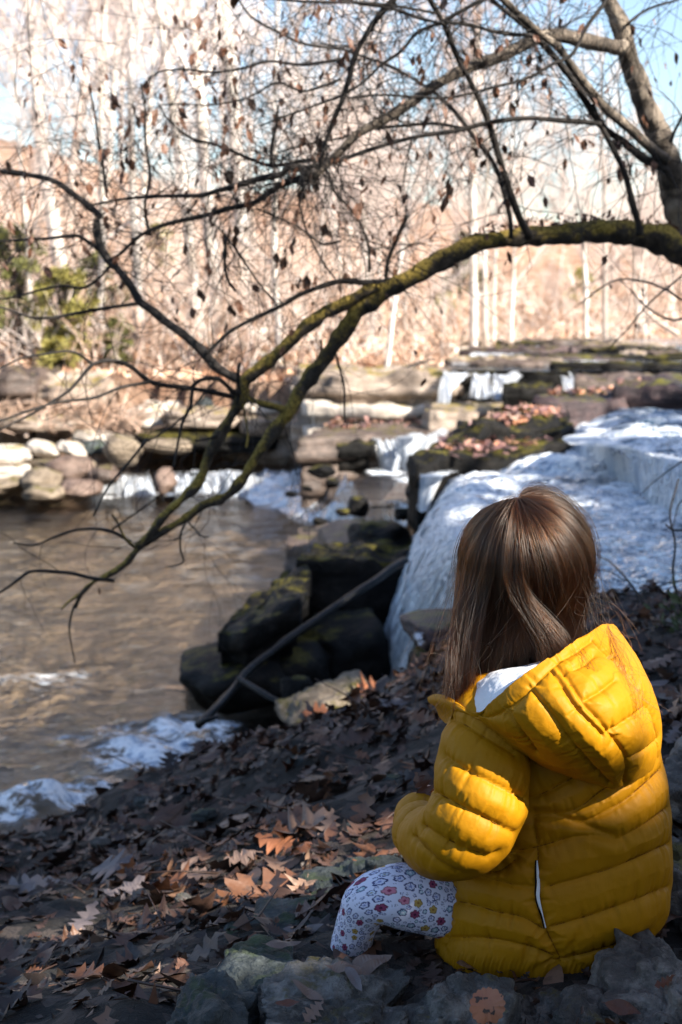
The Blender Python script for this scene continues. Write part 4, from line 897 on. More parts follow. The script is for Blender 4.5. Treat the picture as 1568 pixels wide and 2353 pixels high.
# bare sapling and green sprig at the right edge of the bank
sap = MB(); lf = MB()
for pts, y0, y1, r0, r1 in [([(1600, 1500), (1500, 1410), (1440, 1330), (1400, 1290), (1360, 1270)], 4.6, 4.9, 5, 1.5), ([(1470, 1360), (1520, 1345), (1580, 1330)], 4.7, 4.6, 2, 1.5), ([(1560, 1100), (1540, 1180), (1552, 1250), (1548, 1330), (1590, 1480)], 4.7, 4.6, 2, 4),
        ([(1640, 1020), (1568, 1060), (1500, 1110), (1470, 1140)], 4.6, 4.9, 2, 1), ([(1530, 1205), (1550, 1218), (1600, 1215)], 4.7, 4.6, 2.5, 3), ([(1440, 1335), (1390, 1310), (1330, 1310)], 4.8, 4.9, 1.8, 1), ([(1620, 1180), (1568, 1150), (1545, 1215)], 4.6, 4.7, 2, 1.2)]:
    rows = L(pts, y0, y1, r0, r1); sap.tube(rows[:, :3], rows[:, 3], 5)
s = empty('sapling', tuple(atz(1610, 1500, 1.0)), label='bare dark sapling leaning over the blue water at the right edge', cat='sapling')
o = sap.build('stems', M['twig'], s); o.matrix_parent_inverse = Matrix.Translation(-s.location)
sp = empty('green_sprig', tuple(at(1560, 1480, 4.4)), label='dark green leafy sprig on the bank at the right edge', cat='plant')
for k in range(90):
    u = 1560 + g.normal(0, 28); v = 1450 + g.normal(0, 55); p = at(u, v, 4.4 + g.normal(0, .06)); d = unit(g.normal(size=3) + np.array([0, 0, .6])); a = unit(np.cross(d, g.normal(size=3))); w = .008; h = g.uniform(.03, .06)
    lf.add(np.array([p, p + d * h * .5 + a * w, p + d * h, p + d * h * .5 - a * w]), np.array([[0, 1, 2, 3]]))
lf.tube(at(np.array([1575, 1562, 1550]), np.array([1540, 1460, 1390]), np.array([4.4, 4.4, 4.42])), np.array([.006, .004, .002]), 5)
o = lf.build('leaves', M['dark_green'], sp, smooth=False); o.matrix_parent_inverse = Matrix.Translation(-sp.location)
# ------------------------------------------------------------------ woods on the far bank
def tree_meshes(seed, H, r0, lean=.03, spread=.5, first=.35, nlimb=16, lev=2, up=.55, tr=.0075):
    g = np.random.default_rng(seed); tk = MB(); cr = MB()
    n = 16; P = np.zeros((n, 3)); d = np.array([g.normal(0, lean), g.normal(0, lean), 1.0])
    for k in range(1, n):
        d = unit(d + g.normal(0, .035, 3) * np.array([1, 1, .2])); P[k] = P[k-1] + d * H / (n - 1)
    P[0, 2] -= .4
    tk.tube(P, np.linspace(r0, r0 * .25, n) * np.where(np.arange(n) == 0, 1.35, 1), 8)
    def limb(p, d, ln, r, lev):
        m = 5; Q = [p]
        for k in range(m):
            d = unit(d + g.normal(0, .17, 3) + np.array([0, 0, .07])); p = p + d * ln / m; Q.append(p)
        Q = np.array(Q); cr.tube(Q, np.linspace(r, max(r * .4, tr * .6), m + 1), 3, False)
        if lev:
            for k in range(1, m + 1):
                for _ in range(2 if lev > 1 or g.random() < .6 else 1):
                    limb(Q[k], unit(d + unit(g.normal(size=3)) * .75 + np.array([0, 0, .15])), ln * g.uniform(.35, .62), max(r * .5, tr), lev - 1)
    for k in range(nlimb):
        t = first + (1 - first) * (k + g.random()) / nlimb; i = min(int(t * (n - 1)), n - 2); p = P[i] + (P[i+1] - P[i]) * (t * (n - 1) - i)
        a = g.uniform(0, 6.28); limb(p, unit(np.array([math.cos(a) * spread, math.sin(a) * spread, up])), H * (1.05 - t) * g.uniform(.3, .5) + .35, r0 * (1.1 - t) * .4 + tr, lev)
    return tk.data('trunk', M['pale_bark']), cr.data('crown', M['pale_twig'])
TT = [tree_meshes(900, 11, .12, nlimb=15), tree_meshes(901, 13, .15, .02, .42, .3, 16), tree_meshes(902, 9, .085, .05, .55, .25, 14), tree_meshes(903, 12, .11, .04, .4, .45, 14), tree_meshes(904, 7, .06, .07, .6, .2, 13, 2, .5), tree_meshes(905, 14, .17, .03, .5, .35, 17)]
def put_tree(x, y, k, s, rz, name='bare_tree', label=None, group=None, z=None, lean=(0, 0)):
    e = empty(name, (x, y, float(hill(x, y)) if z is None else z), label=label, cat='tree', group=group)
    e.rotation_euler = (lean[0], lean[1], rz); e.scale = (s, s, s)
    a = obj('trunk', TT[k][0], e); b = obj('crown', TT[k][1], e); b['kind'] = 'stuff'
    return e
g = np.random.default_rng(77)
HERO = [(1085, 770, 19.5, 2, .72, 'tall white-barked tree standing at the shore behind the upper falls', (0, .07)), (1118, 765, 20.5, 2, .46, 'white-barked tree just right of the tallest shore tree', (0, .03)), (1175, 790, 21, 2, .4, 'thin pale tree by the far shore with a dark base', (0, .05)),
        (1395, 800, 22.5, 2, .5, 'pale slender tree at the far shore near the right edge', (0, .1)), (500, 770, 22, 1, .75, 'white-barked tree behind the branch fork', (0, .09)), (460, 790, 20.5, 3, .7, 'leaning white-barked tree low on the left hillside', (0, .16)),
        (318, 830, 19.5, 2, .8, 'thin white tree beside the green shrubs', (0, -.02)), (72, 850, 18.5, 2, .42, 'pale tree at the left edge above the overhang', (0, .0)), (232, 845, 19.5, 4, .9, 'short pale tree stem above the pale overhang', (0, .03)), (555, 700, 27, 5, .95, 'tall white trunk rising through the middle of the left woods', (0, .01)),
        (640, 860, 18.4, 4, .8, 'bent sapling on the limestone bank', (0, .2)), (885, 900, 16.5, 4, .5, 'small bare tree growing from the limestone wall', (0, -.05)), (1350, 790, 23, 4, .6, 'bushy bare tree at the far shore', (0, .0))]
for u, v, y, k, s, lab, ln in HERO:
    p = at(u, v, y); put_tree(p[0], y, k, s, g.uniform(0, 6), label=lab, z=float(hill(p[0], y)), lean=ln)
cnt = 0
for k in range(900):
    if cnt >= 80: break
    y = 19 + 40 * g.random() ** 1.15; x = g.uniform(-.36, .36) * y * 1.0
    if seg_dist(np.array([x, y]), SHORE) < 1.0: continue
    u, _ = pix(np.array([x, y, 3])); 
    near_right = u > 1000
    if near_right and g.random() < .25: continue
    cnt += 1
    tall = 1.0 if u < 750 else .66 if u < 1150 else .5
    kk = int(g.integers(0, 6)); s = g.uniform(.65, 1.05)
    HT = (11, 13, 9, 12, 7, 14)[kk]
    if u <= 700 and y > 30: s *= .8
    if u > 700:                                        # towards the right the wood thins to low growth under open sky
        vt = np.interp(u, [700, 900, 1050, 1568], [30, 320, 450, 480]) + g.normal(0, 70); ht = float(at(u, vt, y)[2]) - float(hill(x, y)); s = min(s, max(ht / HT, .14))
    elif g.random() < .68: cnt -= 1; continue
    lab, grp = ('slender pale tree ' + ('at the far left' if u < 260 else 'behind the hanging twigs' if u < 520 else 'behind the middle of the arching limb') + (', near the shore' if y < 27 else ', high on the slope'), 'bare trees on the left hillside') if u < 750 else ('low pale tree beyond the falls ' + ('under the arching limb' if u < 1150 else 'above the head of the child' if u < 1400 else 'near the right trunk') + (', by the shore' if y < 30 else ', far back'), 'bare trees beyond the falls')
    put_tree(x, y, kk, s, g.uniform(0, 6.28), label=lab, group=grp, lean=(g.normal(0, .04), g.normal(0, .05)))

# undergrowth: fine stems that read as one pale mass
b = MB()
for k in range(3800):
    y = 17.5 + 26 * g.random() ** 1.3; x = g.uniform(-.3, .3) * y
    if seg_dist(np.array([x, y]), SHORE) < .9: continue
    z = float(hill(x, y, False)); h = g.uniform(.3, 1.5) * (1 if x < .02 * y else .55); p = np.array([x, y, z]); d = unit(np.array([g.normal(0, .4), g.normal(0, .35), 1])); P = [p]
    for j in range(4): d = unit(d + g.normal(0, .25, 3)); p = p + d * h / 4; P.append(p)
    tone = g.random(); P = np.array(P); b.tube(P, np.linspace(.011, .004, 5), 3, False, tone)
    for j in range(4):
        q = P[g.integers(1, 5)]; dd = unit(d + unit(g.normal(size=3))); b.tube(np.array([q, q + dd * h * .22, q + dd * h * .4 + g.normal(0, .05, 3)]), np.array([.006, .004, .003]), 3, False, tone)
for k in range(420):                                                # dry brown grass and stems over the dark recess on the left
    u = g.uniform(-60, 330); p = at(u, g.uniform(935, 1000), g.uniform(15.2, 16.0)); d = unit(np.array([g.normal(0, .8), g.normal(0, .3), .5])); ln = g.uniform(.12, .4); b.tube(np.array([p, p + d * ln * .5, p + d * ln + np.array([0, 0, -.06])]), np.array([.008, .006, .003]), 3, False, g.uniform(.25, .7))
b.build('undergrowth', M['brush'], attr='tone', kind='stuff', label='pale bare stems and brush covering the far hillside')
# loose leaves over the hillside floor
lv = MB()
for k in range(9000):
    y = 16.2 + 16 * g.random() ** 1.4; x = g.uniform(-.28, .28) * y
    if seg_dist(np.array([x, y]), SHORE) < .2: continue
    p = np.array([x, y, float(0)]); lv.add(p + g.normal(0, .045, (4, 3)), np.array([[0, 1, 2, 3]]), g.random())
V = np.concatenate(lv.V); V[:, 2] += hill(V[:, 0], V[:, 1]) + .04
lv.V = [V]; lv.A = [np.concatenate(lv.A)]; lv.F = [np.concatenate(lv.F)]
t = NT('hill_leaf'); c = t.ramp(t.attr('tone'), [(0, (.32, .16, .09)), (.4, (.55, .33, .21)), (.75, (.66, .46, .33)), (1, (.75, .62, .5))]); hl = t.done(t.bsdf(c, .8))
lv.build('leaf_litter', hl, smooth=False, attr='tone', kind='stuff', label='dry orange-brown leaves over the far hillside')

# evergreen shrubs and conifers
def shrub(u, v0, v1, w, y, mat, seed, label, n=2600, leaf=.07, cone=False, name='evergreen_shrub', cat='shrub'):
    g = np.random.default_rng(seed); base = at(u, v1, y); base[2] = float(hill(base[0], base[1])); H = max((v1 - v0) * y / FPX, .4); Wd = w * y / FPX
    e = empty(name, tuple(base), label=label, cat=cat); fb = MB(); sb = MB()
    cl = []
    for k in range(34):
        h = g.uniform(.18, .98); rr = Wd * ((1.05 - h) if cone else math.sin(math.pi * min(.15 + h * .8, 1)) ** .7) * math.sqrt(g.random()); a = g.uniform(0, 6.28)
        cl.append((np.array([rr * math.cos(a), rr * math.sin(a), h * H]), g.uniform(.16, .34) * Wd * (1 - .4 * h)))
        sb.tube(np.array([[0, 0, h * H * .45], cl[-1][0] * .6 + np.array([0, 0, h * H * .2]), cl[-1][0]]), np.array([.015, .01, .005]), 4)
    sb.tube(np.array([[0, 0, -.2], [.02, 0, H * .5], [0, .02, H * .95]]), np.array([.05, .03, .01]), 6)
    for k in range(n):
        c, r = cl[g.integers(0, len(cl))]; p = c + unit(g.normal(size=3)) * r * g.random() ** .4 * np.array([1.2, 1.2, .8]); d = unit(g.normal(size=3) + np.array([0, 0, -.3])); a = unit(np.cross(d, g.normal(size=3))); s = leaf * g.uniform(.6, 1.3)
        fb.add(np.array([p, p + d * s * .5 + a * s * .28, p + d * s, p + d * s * .5 - a * s * .28]), np.array([[0, 1, 2, 3]]))
    o = fb.build('foliage', M[mat], e, smooth=False); o['kind'] = 'stuff'; sb.build('stem', M['twig'], e)
shrub(50, 555, 860, 95, 18.8, 'ever', 1, 'big olive green shrub at the left edge of the far bank', 3000)
shrub(150, 650, 860, 80, 18.4, 'ever2', 2, 'yellow-green shrub standing above the pale overhang', 2600)
shrub(275, 730, 850, 38, 18.6, 'ever', 3, 'narrow dark green shrub at the left of the white tree', 1500)
shrub(225, 600, 810, 70, 20.5, 'ever', 4, 'olive green shrub higher on the left hillside', 2600)
shrub(140, 790, 880, 50, 17.9, 'ever2', 5, 'low yellow shrub at the edge of the overhang', 1200)
shrub(365, 530, 640, 40, 30, 'ever2', 6, 'small yellow-green tree far up the left hillside', 1400, .09)
shrub(1065, 478, 640, 55, 34, 'cedar', 7, 'round dark green cedar on the far skyline', 2400, .13, True, 'cedar_tree', 'tree')
shrub(1020, 665, 700, 26, 28, 'ever2', 8, 'small mossy green bush on the far slope', 700, .09)
shrub(855, 868, 905, 30, 15.6, 'ever2', 9, 'bright yellow-green moss tuft on the limestone wall', 900, .04)
shrub(905, 880, 935, 32, 15.4, 'ever2', 10, 'mossy tuft hanging beside the upper falls', 900, .04)
shrub(1340, 620, 700, 40, 36, 'ever2', 11, 'faint yellow bush far behind the right shore', 700, .1)
# dead brown boughs lying on the left bank, leaning stems
def stick(pts, y0, y1, r, label, mat='brush', name='dead_branch'):
    rows = L(pts, y0, y1, r, r * .5); b = MB(); b.tube(rows[:, :3] - rows[0, :3], rows[:, 3], 6, True, .2)
    o = b.build(name, M[mat], attr='tone', label=label, cat='branch'); o.location = rows[0, :3]
stick([(865, 880), (905, 858), (960, 835), (1000, 825)], 15.6, 16.2, 6, 'dark broken branch lying on the limestone wall', 'twig')
stick([(645, 985), (640, 945), (615, 900), (600, 850)], 16.2, 16.8, 4, 'thin pale stick leaning on the tan ledge')
stick([(1040, 640), (1075, 610), (1110, 575)], 23, 23, 6, 'dark leaning snag on the far slope', 'twig', 'snag')
stick([(10, 985), (60, 970), (120, 940), (200, 925)], 15.6, 15.8, 5, 'fallen grey branch across the brown rubble')
stick([(60, 1005), (62, 960), (30, 945)], 15.3, 15.5, 5, 'pale forked stick standing in the brown rubble')
stick([(1560, 770), (1500, 730), (1470, 690), (1450, 640)], 18, 18.5, 6, 'pale leaning bough at the right edge of the far shore')
p = at(1412, 785, 24.0); boulder(p, (.14, .1, .1), 990, M['rock_pale'], 4, label='bright white stone on the far shore at the right', cat='rock')
# ------------------------------------------------------------------ the child
from mathutils.kdtree import KDTree
ROOT = np.array(at(1270, 2170, 2.27))
person = empty('person', tuple(ROOT), label='small child with long brown hair in a yellow puffer jacket sitting on a rock', cat='person')
PINV = Matrix.Translation(-person.location)
def pchild(name, V, Fc, mat, parent=None, **kw):
    o = make(name, V, Fc, mat, **kw); o.parent = parent or person
    if parent is None: o.matrix_parent_inverse = PINV
    return o
def nylon(name, a, b, rough=.56):
    t = NT(name); p = t.pos()
    c = t.mix(t.noise(p, 14, 3, .6), a, b)
    h = t.math('ADD', t.math('MULTIPLY', t.noise(p, 55, 4, .6, .6), .7), t.math('MULTIPLY', t.noise(p, 900, 2), .06))
    return t.done(t.bsdf(c, rough, t.bump(h, .35, .004), .18))
M['yellow'] = nylon('yellow_nylon', (.37, .158, .0018), (.42, .187, .0025))
M['stitch_shade'] = nylon('shadowed_yellow_stitching', (.17, .062, .002), (.21, .08, .003), .8)  # seam thread, darkened to stand in for the shadow in the grooves
M['lining'] = nylon('white_lining', (.74, .77, .82), (.82, .84, .88), .6)
t = NT('skin'); M['skin'] = t.done(t.bsdf((.62, .36, .27), .5, None, .4, Subsurface_Weight=.15))

def proj_line(bvh, pts, n=90):
    P = catmull(np.array([(u, v, 0) for u, v in pts], float), n) if len(pts) > 2 else np.linspace([*pts[0], 0], [*pts[1], 0], n)
    out = []
    for u, v, _ in P:
        h, nn, i, d = bvh.ray_cast(Vector((0, 0, CAMZ)), Vector(ray(u, v)).normalized())
        if h is not None: out.append((*h, *nn))
    return np.array(out) if len(out) else np.zeros((0, 6))
def quilt(V, N, lines, A=.0105, w=.011, puck=.0022, seed=0, fine=1.0):
    """puffs between the seams, a stitched valley along each of them, gathers running off the stitching"""
    kd_pts = []; arc = []; off = 0
    for l in lines:
        if len(l) < 2: continue
        p = l[:, :3]; s = np.concatenate([[0], np.cumsum(np.linalg.norm(np.diff(p, axis=0), axis=1))]); n = max(int(s[-1] / .0012), 3); q = np.linspace(0, s[-1], n)
        kd_pts.append(np.stack([np.interp(q, s, p[:, k]) for k in range(3)], 1)); arc.append(q + off); off += s[-1] + 1
    K = np.concatenate(kd_pts); arc = np.concatenate(arc); kd = KDTree(len(K))
    for i, p in enumerate(K): kd.insert(p, i)
    kd.balance(); D = np.empty(len(V)); S = np.empty(len(V))
    for i, p in enumerate(V):
        _, j, d = kd.find(p); D[i] = d; S[i] = arc[j]
    h = A * (1 - np.exp(-D / w)) - .0034 * np.exp(-(D / .0026) ** 2)
    pk = vnoise(np.stack([S * 170, D * 12, S * 0], -1), seed) + .6 * vnoise(np.stack([S * 70, D * 8, S * 0 + 4], -1), seed + 1)
    h = h - puck * np.abs(pk) * np.exp(-D / .016) * sstep(0, .003, D) - puck * .5 * pk * np.exp(-D / .03)
    h = h + fine * (.0017 * fbm(V * 20, 3, seed + 4) + .0005 * fbm(V * np.array([90, 90, 45]), 3, seed + 5))
    return V + N * (h - A * .62)[:, None], D
def frame_loft(rows, nr, nc, sx=1.0, twist=0):
    """tube from rows x y z radius, dense grid, parallel frames; closed round"""
    Q = catmull(rows, nr); P = Q[:, :3]; T = unit(np.gradient(P, axis=0)); A = np.zeros_like(P)
    a = unit(np.cross(T[0], [0.1, 1, .2]))
    for i in range(nr):
        a = unit(a - T[i] * (a @ T[i])); A[i] = a
    B = np.cross(T, A); th = np.arange(nc) * 2 * math.pi / nc + twist
    return P[:, None] + Q[:, 3][:, None, None] * (A[:, None] * np.cos(th)[None, :, None] + B[:, None] * np.sin(th)[None, :, None]), Q
def D3(x, y): return ((950 + .4821 * x) / 1.088, (1550 + .4821 * y) / 1.088)   # from my enlarged view of the jacket
def D3s(*p): return [D3(*q) for q in p]
def grid_normals(G, wrap):
    du = np.gradient(G, axis=0); dv = (np.roll(G, -1, 1) - np.roll(G, 1, 1)) if wrap else np.gradient(G, axis=1)
    return unit(np.cross(du, dv))

# --- jacket body
YC = 2.27
RINGS = [  # v, left, right, depth radius, centre depth, tilt of the ring (drop towards the left)
    (2196, 988, 1490, .128, 2.262, 0), (2160, 984, 1504, .135, 2.262, 0), (2110, 992, 1534, .145, 2.264, 0), (2050, 1004, 1548, .151, 2.266, 0), (1960, 1025, 1553, .153, 2.27, 0),
    (1880, 1062, 1550, .152, 2.27, 0), (1800, 1075, 1541, .150, 2.27, 0), (1730, 1080, 1528, .146, 2.272, 0), (1660, 1085, 1508, .135, 2.275, 0), (1600, 1105, 1475, .112, 2.28, 0), (1555, 1150, 1430, .085, 2.285, 0), (1525, 1190, 1370, .06, 2.29, 0)]
rr = []
for v, a, b, d, yc, tl in RINGS:
    c = at((a + b) / 2, v - 40 * (v > 2000) * (v - 2000) / 200, yc); rr.append((c[0], c[1], c[2], (b - a) / 2 * yc / FPX - .004, d))
rr = np.array(rr)
nr, nc = 260, 420
Q = catmull(rr, nr); th = np.arange(nc) * 2 * math.pi / nc
ex = 2 / 2.35; cx = np.sign(np.cos(th)) * np.abs(np.cos(th)) ** ex; sy = np.sign(np.sin(th)) * np.abs(np.sin(th)) ** ex
G = np.stack([Q[:, 0, None] + Q[:, 3, None] * cx, Q[:, 1, None] + Q[:, 4, None] * sy, Q[:, 2, None] + 0 * cx], -1)
low = sstep(60, 0, np.arange(nr))[:, None]
G[..., 2] += low * (-.010 * cx[None] * -1 * (cx[None] < 0) * 1.0 - .022 * np.exp(-((cx[None] - .1) / .35) ** 2) * (sy[None] < 0))
G[..., 2] -= low * .03 * np.clip(-cx[None] - .3, 0, 1)
V = G.reshape(-1, 3); N = grid_normals(G, True).reshape(-1, 3)
if (N * (V - np.repeat(Q[:, :3], nc, 0))).sum() < 0: N = -N
Fc = grid_faces(nr, nc, True); bvh = BVHTree.FromPolygons(V.tolist(), Fc.tolist())
back_seams = [D3s((1040, 1062), (1250, 960), (1380, 860), (1475, 770)), D3s((1235, 1142), (1380, 1068), (1520, 965)),
    D3s((700, 900), (790, 920), (950, 850), (1050, 790)), D3s((790, 1020), (1010, 990), (1150, 895), (1300, 800)),
    D3s((600, 1180), (700, 1196), (815, 1182), (1060, 1122), (1235, 1142)), D3s((880, 1388), (1040, 1345), (1200, 1300), (1370, 1230), (1540, 1150)), D3s((890, 1600), (1050, 1555), (1200, 1505), (1380, 1440), (1535, 1370)),
    D3s((900, 1775), (935, 1770), (1100, 1735), (1250, 1690), (1400, 1630)), D3s((335, 1650), (480, 1652), (620, 1668), (800, 1710), (925, 1765)),
    D3s((375, 1455), (480, 1480), (600, 1520), (740, 1550), (870, 1625)), D3s((430, 1320), (600, 1355), (700, 1380), (812, 1392)), D3s((490, 1290), (600, 1305), (700, 1240)),
    D3s((790, 1020), (800, 1100), (812, 1180), (818, 1250), (812, 1330), (820, 1420), (832, 1510), (855, 1590), (890, 1670), (935, 1760), (945, 1790)),
    D3s((385, 1330), (370, 1450), (352, 1600), (335, 1700))]
lines = [proj_line(bvh, s) for s in back_seams]
# the side turned away carries the same baffles, level round the body
for zz in np.linspace(Q[20, 2], Q[230, 2], 7):
    i = int(np.argmin(np.abs(Q[:, 2] - zz))); far = (sy > .25); l = G[i][far]; lines.append(np.concatenate([l, l * 0], 1))
V2, Dm = quilt(V, N, lines, .0082, .015, .0032, 11)
# gathered hem band, and folds pulled towards the pocket end
hem = sstep(30, 24, np.repeat(np.arange(nr), nc)); ang = np.tile(th, nr)
V2 += N * (hem * .0013 * (np.sin(ang * 150 + 3 * vnoise(np.stack([ang * 9, ang * 0], -1), 3)) + .8 * vnoise(np.stack([ang * 60, ang * 0 + 2], -1), 4)))[:, None]
pk = proj_line(bvh, [D3(930, 1740), D3(931, 1742)], 2)[0, :3]; dv = V2 - pk; dist = np.linalg.norm(dv, axis=1); angp = np.arctan2(dv[:, 2], dv[:, 0])
V2 += N * (.0050 * np.exp(-dist / .045) * sstep(.004, .02, dist) * vnoise(np.stack([angp * 3.6, dist * 6, angp * 0], -1), 6))[:, None]
arm = proj_line(bvh, [D3(860, 1040), D3(861, 1042)], 2)[0, :3]; dv = V2 - arm; dist = np.linalg.norm(dv, axis=1)
fold = proj_line(bvh, D3s((800, 1010), (900, 1015), (1050, 1062), (1230, 1135)), 60)[:, :3]
fd = np.min(np.linalg.norm(V2[:, None, :] - fold[None, ::3], axis=2), 1)
V2 += N * (-.008 * np.exp(-(fd / .006) ** 2) + .004 * np.exp(-((fd - .016) / .012) ** 2))[:, None]
# an inner wall so the hem has thickness
inn = V2.reshape(nr, nc, 3)[:14] - N.reshape(nr, nc, 3)[:14] * .012
Vj = np.concatenate([V2, inn[::-1].reshape(-1, 3)]); k0 = nr * nc
F2 = grid_faces(14, nc, True)[:, ::-1] + k0
i = np.arange(nc); j = (i + 1) % nc; br = np.stack([i, k0 + 13 * nc + i, k0 + 13 * nc + j, j], -1)
jacket = pchild('jacket', Vj, [Fc, F2, br], M['yellow'])
def stitch_shade(b, lines, dep, r=.0011):
    for l in lines:
        if len(l) < 4 or not np.any(l[:, 3:]): continue
        p = l[:, :3]; s = np.concatenate([[0], np.cumsum(np.linalg.norm(np.diff(p, axis=0), axis=1))]); q = np.arange(0, s[-1], .006)
        X = np.stack([np.interp(q, s, p[:, k]) for k in range(3)], 1); nn = np.stack([np.interp(q, s, l[:, 3 + k]) for k in range(3)], 1)
        X = X - nn * dep
        for a, c, m in zip(X[:-1], X[1:], nn[:-1]):
            b.tube(np.array([a + (c - a) * .08, a + (c - a) * .9]), r, 3, False)
STB = MB(); stitch_shade(STB, lines, .0078)
# --- pocket slit: white lining edge beside a dark zip
pz = proj_line(BVHTree.FromPolygons(V2.tolist(), Fc.tolist()), D3s((822, 1245), (814, 1330), (820, 1420), (834, 1520), (858, 1600), (885, 1660)), 60)
pz[:, :3] = catmull(pz[::12, :3], 60); pz[:, 3:] = unit(catmull(pz[::12, 3:], 60)); pzp = pz[:, :3] + pz[:, 3:] * .0045; tn = unit(np.gradient(pzp, axis=0)); sd = unit(np.cross(tn, pz[:, 3:])); s = np.linspace(0, 1, 60)
wv = .0019 * np.sin(np.clip(s * 1.25, 0, 1) * math.pi) + .0008
b = MB()
ring = np.stack([pzp - sd * wv[:, None], pzp + pz[:, 3:] * .0012, pzp + sd * wv[:, None]], 1); b.add(ring.reshape(-1, 3), grid_faces(60, 3))
o = b.build('pocket_lining', M['lining'], jacket)
b = MB(); b.tube(pzp + sd * (wv + .0016)[:, None] - pz[:, 3:] * .001, np.full(60, .0011), 5); o = b.build('pocket_zip', M['rock_wet'], jacket)

# --- sleeves
def sleeve(rows, seams, seed, nr=210, nc=240, far=False):
    rows = np.array([(*at(u, v, y), r) for u, v, y, r in rows]); G, Q = frame_loft(rows, nr, nc)
    V = G.reshape(-1, 3); N = grid_normals(G, True).reshape(-1, 3)
    if (N * (V - np.repeat(Q[:, :3], nc, 0))).sum() < 0: N = -N
    Fc = grid_faces(nr, nc, True)
    if seams: bvh = BVHTree.FromPolygons(V.tolist(), Fc.tolist()); ln = [proj_line(bvh, s) for s in seams]
    else: ln = []
    for i in np.linspace(nr * .12, nr * .92, 7).astype(int):
        l = G[i]
        if seams:
            u, v = pix(l); l = l[l[:, 1] > Q[i, 1] + .012]
            if i > nr * .72: l = G[i]
        if len(l) > 3: ln.append(np.concatenate([l, l * 0], 1))
    V2, _ = quilt(V, N, ln, .0085, .014, .0022, seed)
    # elastic cuff turned inwards
    end = V2.reshape(nr, nc, 3)[-1]; c = end.mean(0); T = unit(Q[-1, :3] - Q[-4, :3]); r1 = c + (end - c) * .72 - T * .002; r2 = c + (end - c) * .66 - T * .03
    k0 = nr * nc; V3 = np.concatenate([V2, r1, r2]); i = np.arange(nc); j = (i + 1) % nc
    f = [Fc, np.stack([k0 - nc + i, k0 - nc + j, k0 + j, k0 + i], -1), np.stack([k0 + i, k0 + j, k0 + nc + j, k0 + nc + i], -1)]
    return pchild('sleeve', V3, f, M['yellow'], jacket), ln
sl_rows = [(1180, 1592, 2.20, .030), (1142, 1618, 2.17, .050), (1118, 1690, 2.13, .060), (1110, 1770, 2.10, .066), (1100, 1845, 2.085, .068), (1070, 1905, 2.09, .066), (1020, 1932, 2.14, .055), (985, 1925, 2.21, .048), (968, 1905, 2.28, .044), (968, 1878, 2.34, .040)]
sl_seams = [D3s((330, 700), (430, 770), (560, 832), (680, 890), (785, 940)), D3s((255, 880), (370, 945), (480, 1000), (600, 1060), (715, 1112)), D3s((210, 1060), (290, 1120), (380, 1172), (480, 1215), (560, 1235), (610, 1215)),
            D3s((350, 500), (430, 530), (530, 588), (640, 650), (700, 690)), D3s((165, 1120), (220, 1190), (300, 1260), (400, 1310))]
_, sl_lines = sleeve(sl_rows, sl_seams, 21)
sleeve([(1350, 1600, 2.36, .035), (1400, 1640, 2.40, .052), (1420, 1720, 2.43, .056), (1410, 1810, 2.46, .055), (1360, 1900, 2.50, .052), (1280, 1930, 2.56, .047), (1180, 1915, 2.58, .043), (1090, 1885, 2.56, .039)], None, 22, 90, 80)

# --- hood
HC = [  # columns round the rim; rows: rim, three swelling rows, lower edge
    [(1036, 1612, 2.14), (1042, 1624, 2.13), (1048, 1634, 2.128), (1053, 1641, 2.132), (1058, 1646, 2.15)],
    [(1098, 1638, 2.075), (1105, 1649, 2.06), (1112, 1657, 2.06), (1119, 1665, 2.07), (1126, 1670, 2.10)],
    [(1150, 1601, 2.035), (1165, 1640, 2.015), (1178, 1676, 2.015), (1192, 1706, 2.035), (1203, 1728, 2.085)],
    [(1215, 1546, 2.025), (1240, 1610, 1.99), (1262, 1675, 1.985), (1280, 1732, 2.005), (1296, 1776, 2.075)],
    [(1290, 1496, 2.055), (1330, 1580, 1.995), (1360, 1662, 1.975), (1382, 1742, 1.995), (1398, 1809, 2.075)],
    [(1350, 1459, 2.115), (1405, 1545, 2.045), (1440, 1640, 2.012), (1455, 1732, 2.022), (1440, 1804, 2.09)],
    [(1395, 1441, 2.20), (1458, 1530, 2.13), (1494, 1622, 2.10), (1500, 1705, 2.10), (1484, 1774, 2.14)],
    [(1420, 1452, 2.30), (1478, 1540, 2.22), (1514, 1640, 2.20), (1518, 1705, 2.20), (1515, 1747, 2.22)],
    [(1422, 1482, 2.37), (1474, 1560, 2.33), (1502, 1650, 2.31), (1508, 1712, 2.31), (1508, 1752, 2.32)]]
HW = np.array([[at(*p) for p in c] for c in HC])                        # columns, rows, 3
rimn = unit(np.array([-.25, .75, -.1]))
HW = np.concatenate([HW[:, :1] + rimn * .013 + np.array([0, 0, -.006]), HW[:, :1] + rimn * .004 + np.array([0, 0, .001]), HW], 1)
low = HW[:, -1:] + np.array([0, .045, .006]); HW = np.concatenate([HW, low], 1)
nr, nc = 190, 300
A = np.stack([catmull(HW[:, k], nc) for k in range(HW.shape[1])], 0)     # rows, nc, 3
G = np.stack([catmull(A[:, k], nr) for k in range(nc)], 1)
V = G.reshape(-1, 3); N = grid_normals(G, False).reshape(-1, 3)
if (N[len(N)//2] @ (np.array([0, 0, CAMZ]) - V[len(V)//2])) < 0: N = -N
Fc = grid_faces(nr, nc); bvh = BVHTree.FromPolygons(V.tolist(), Fc.tolist())
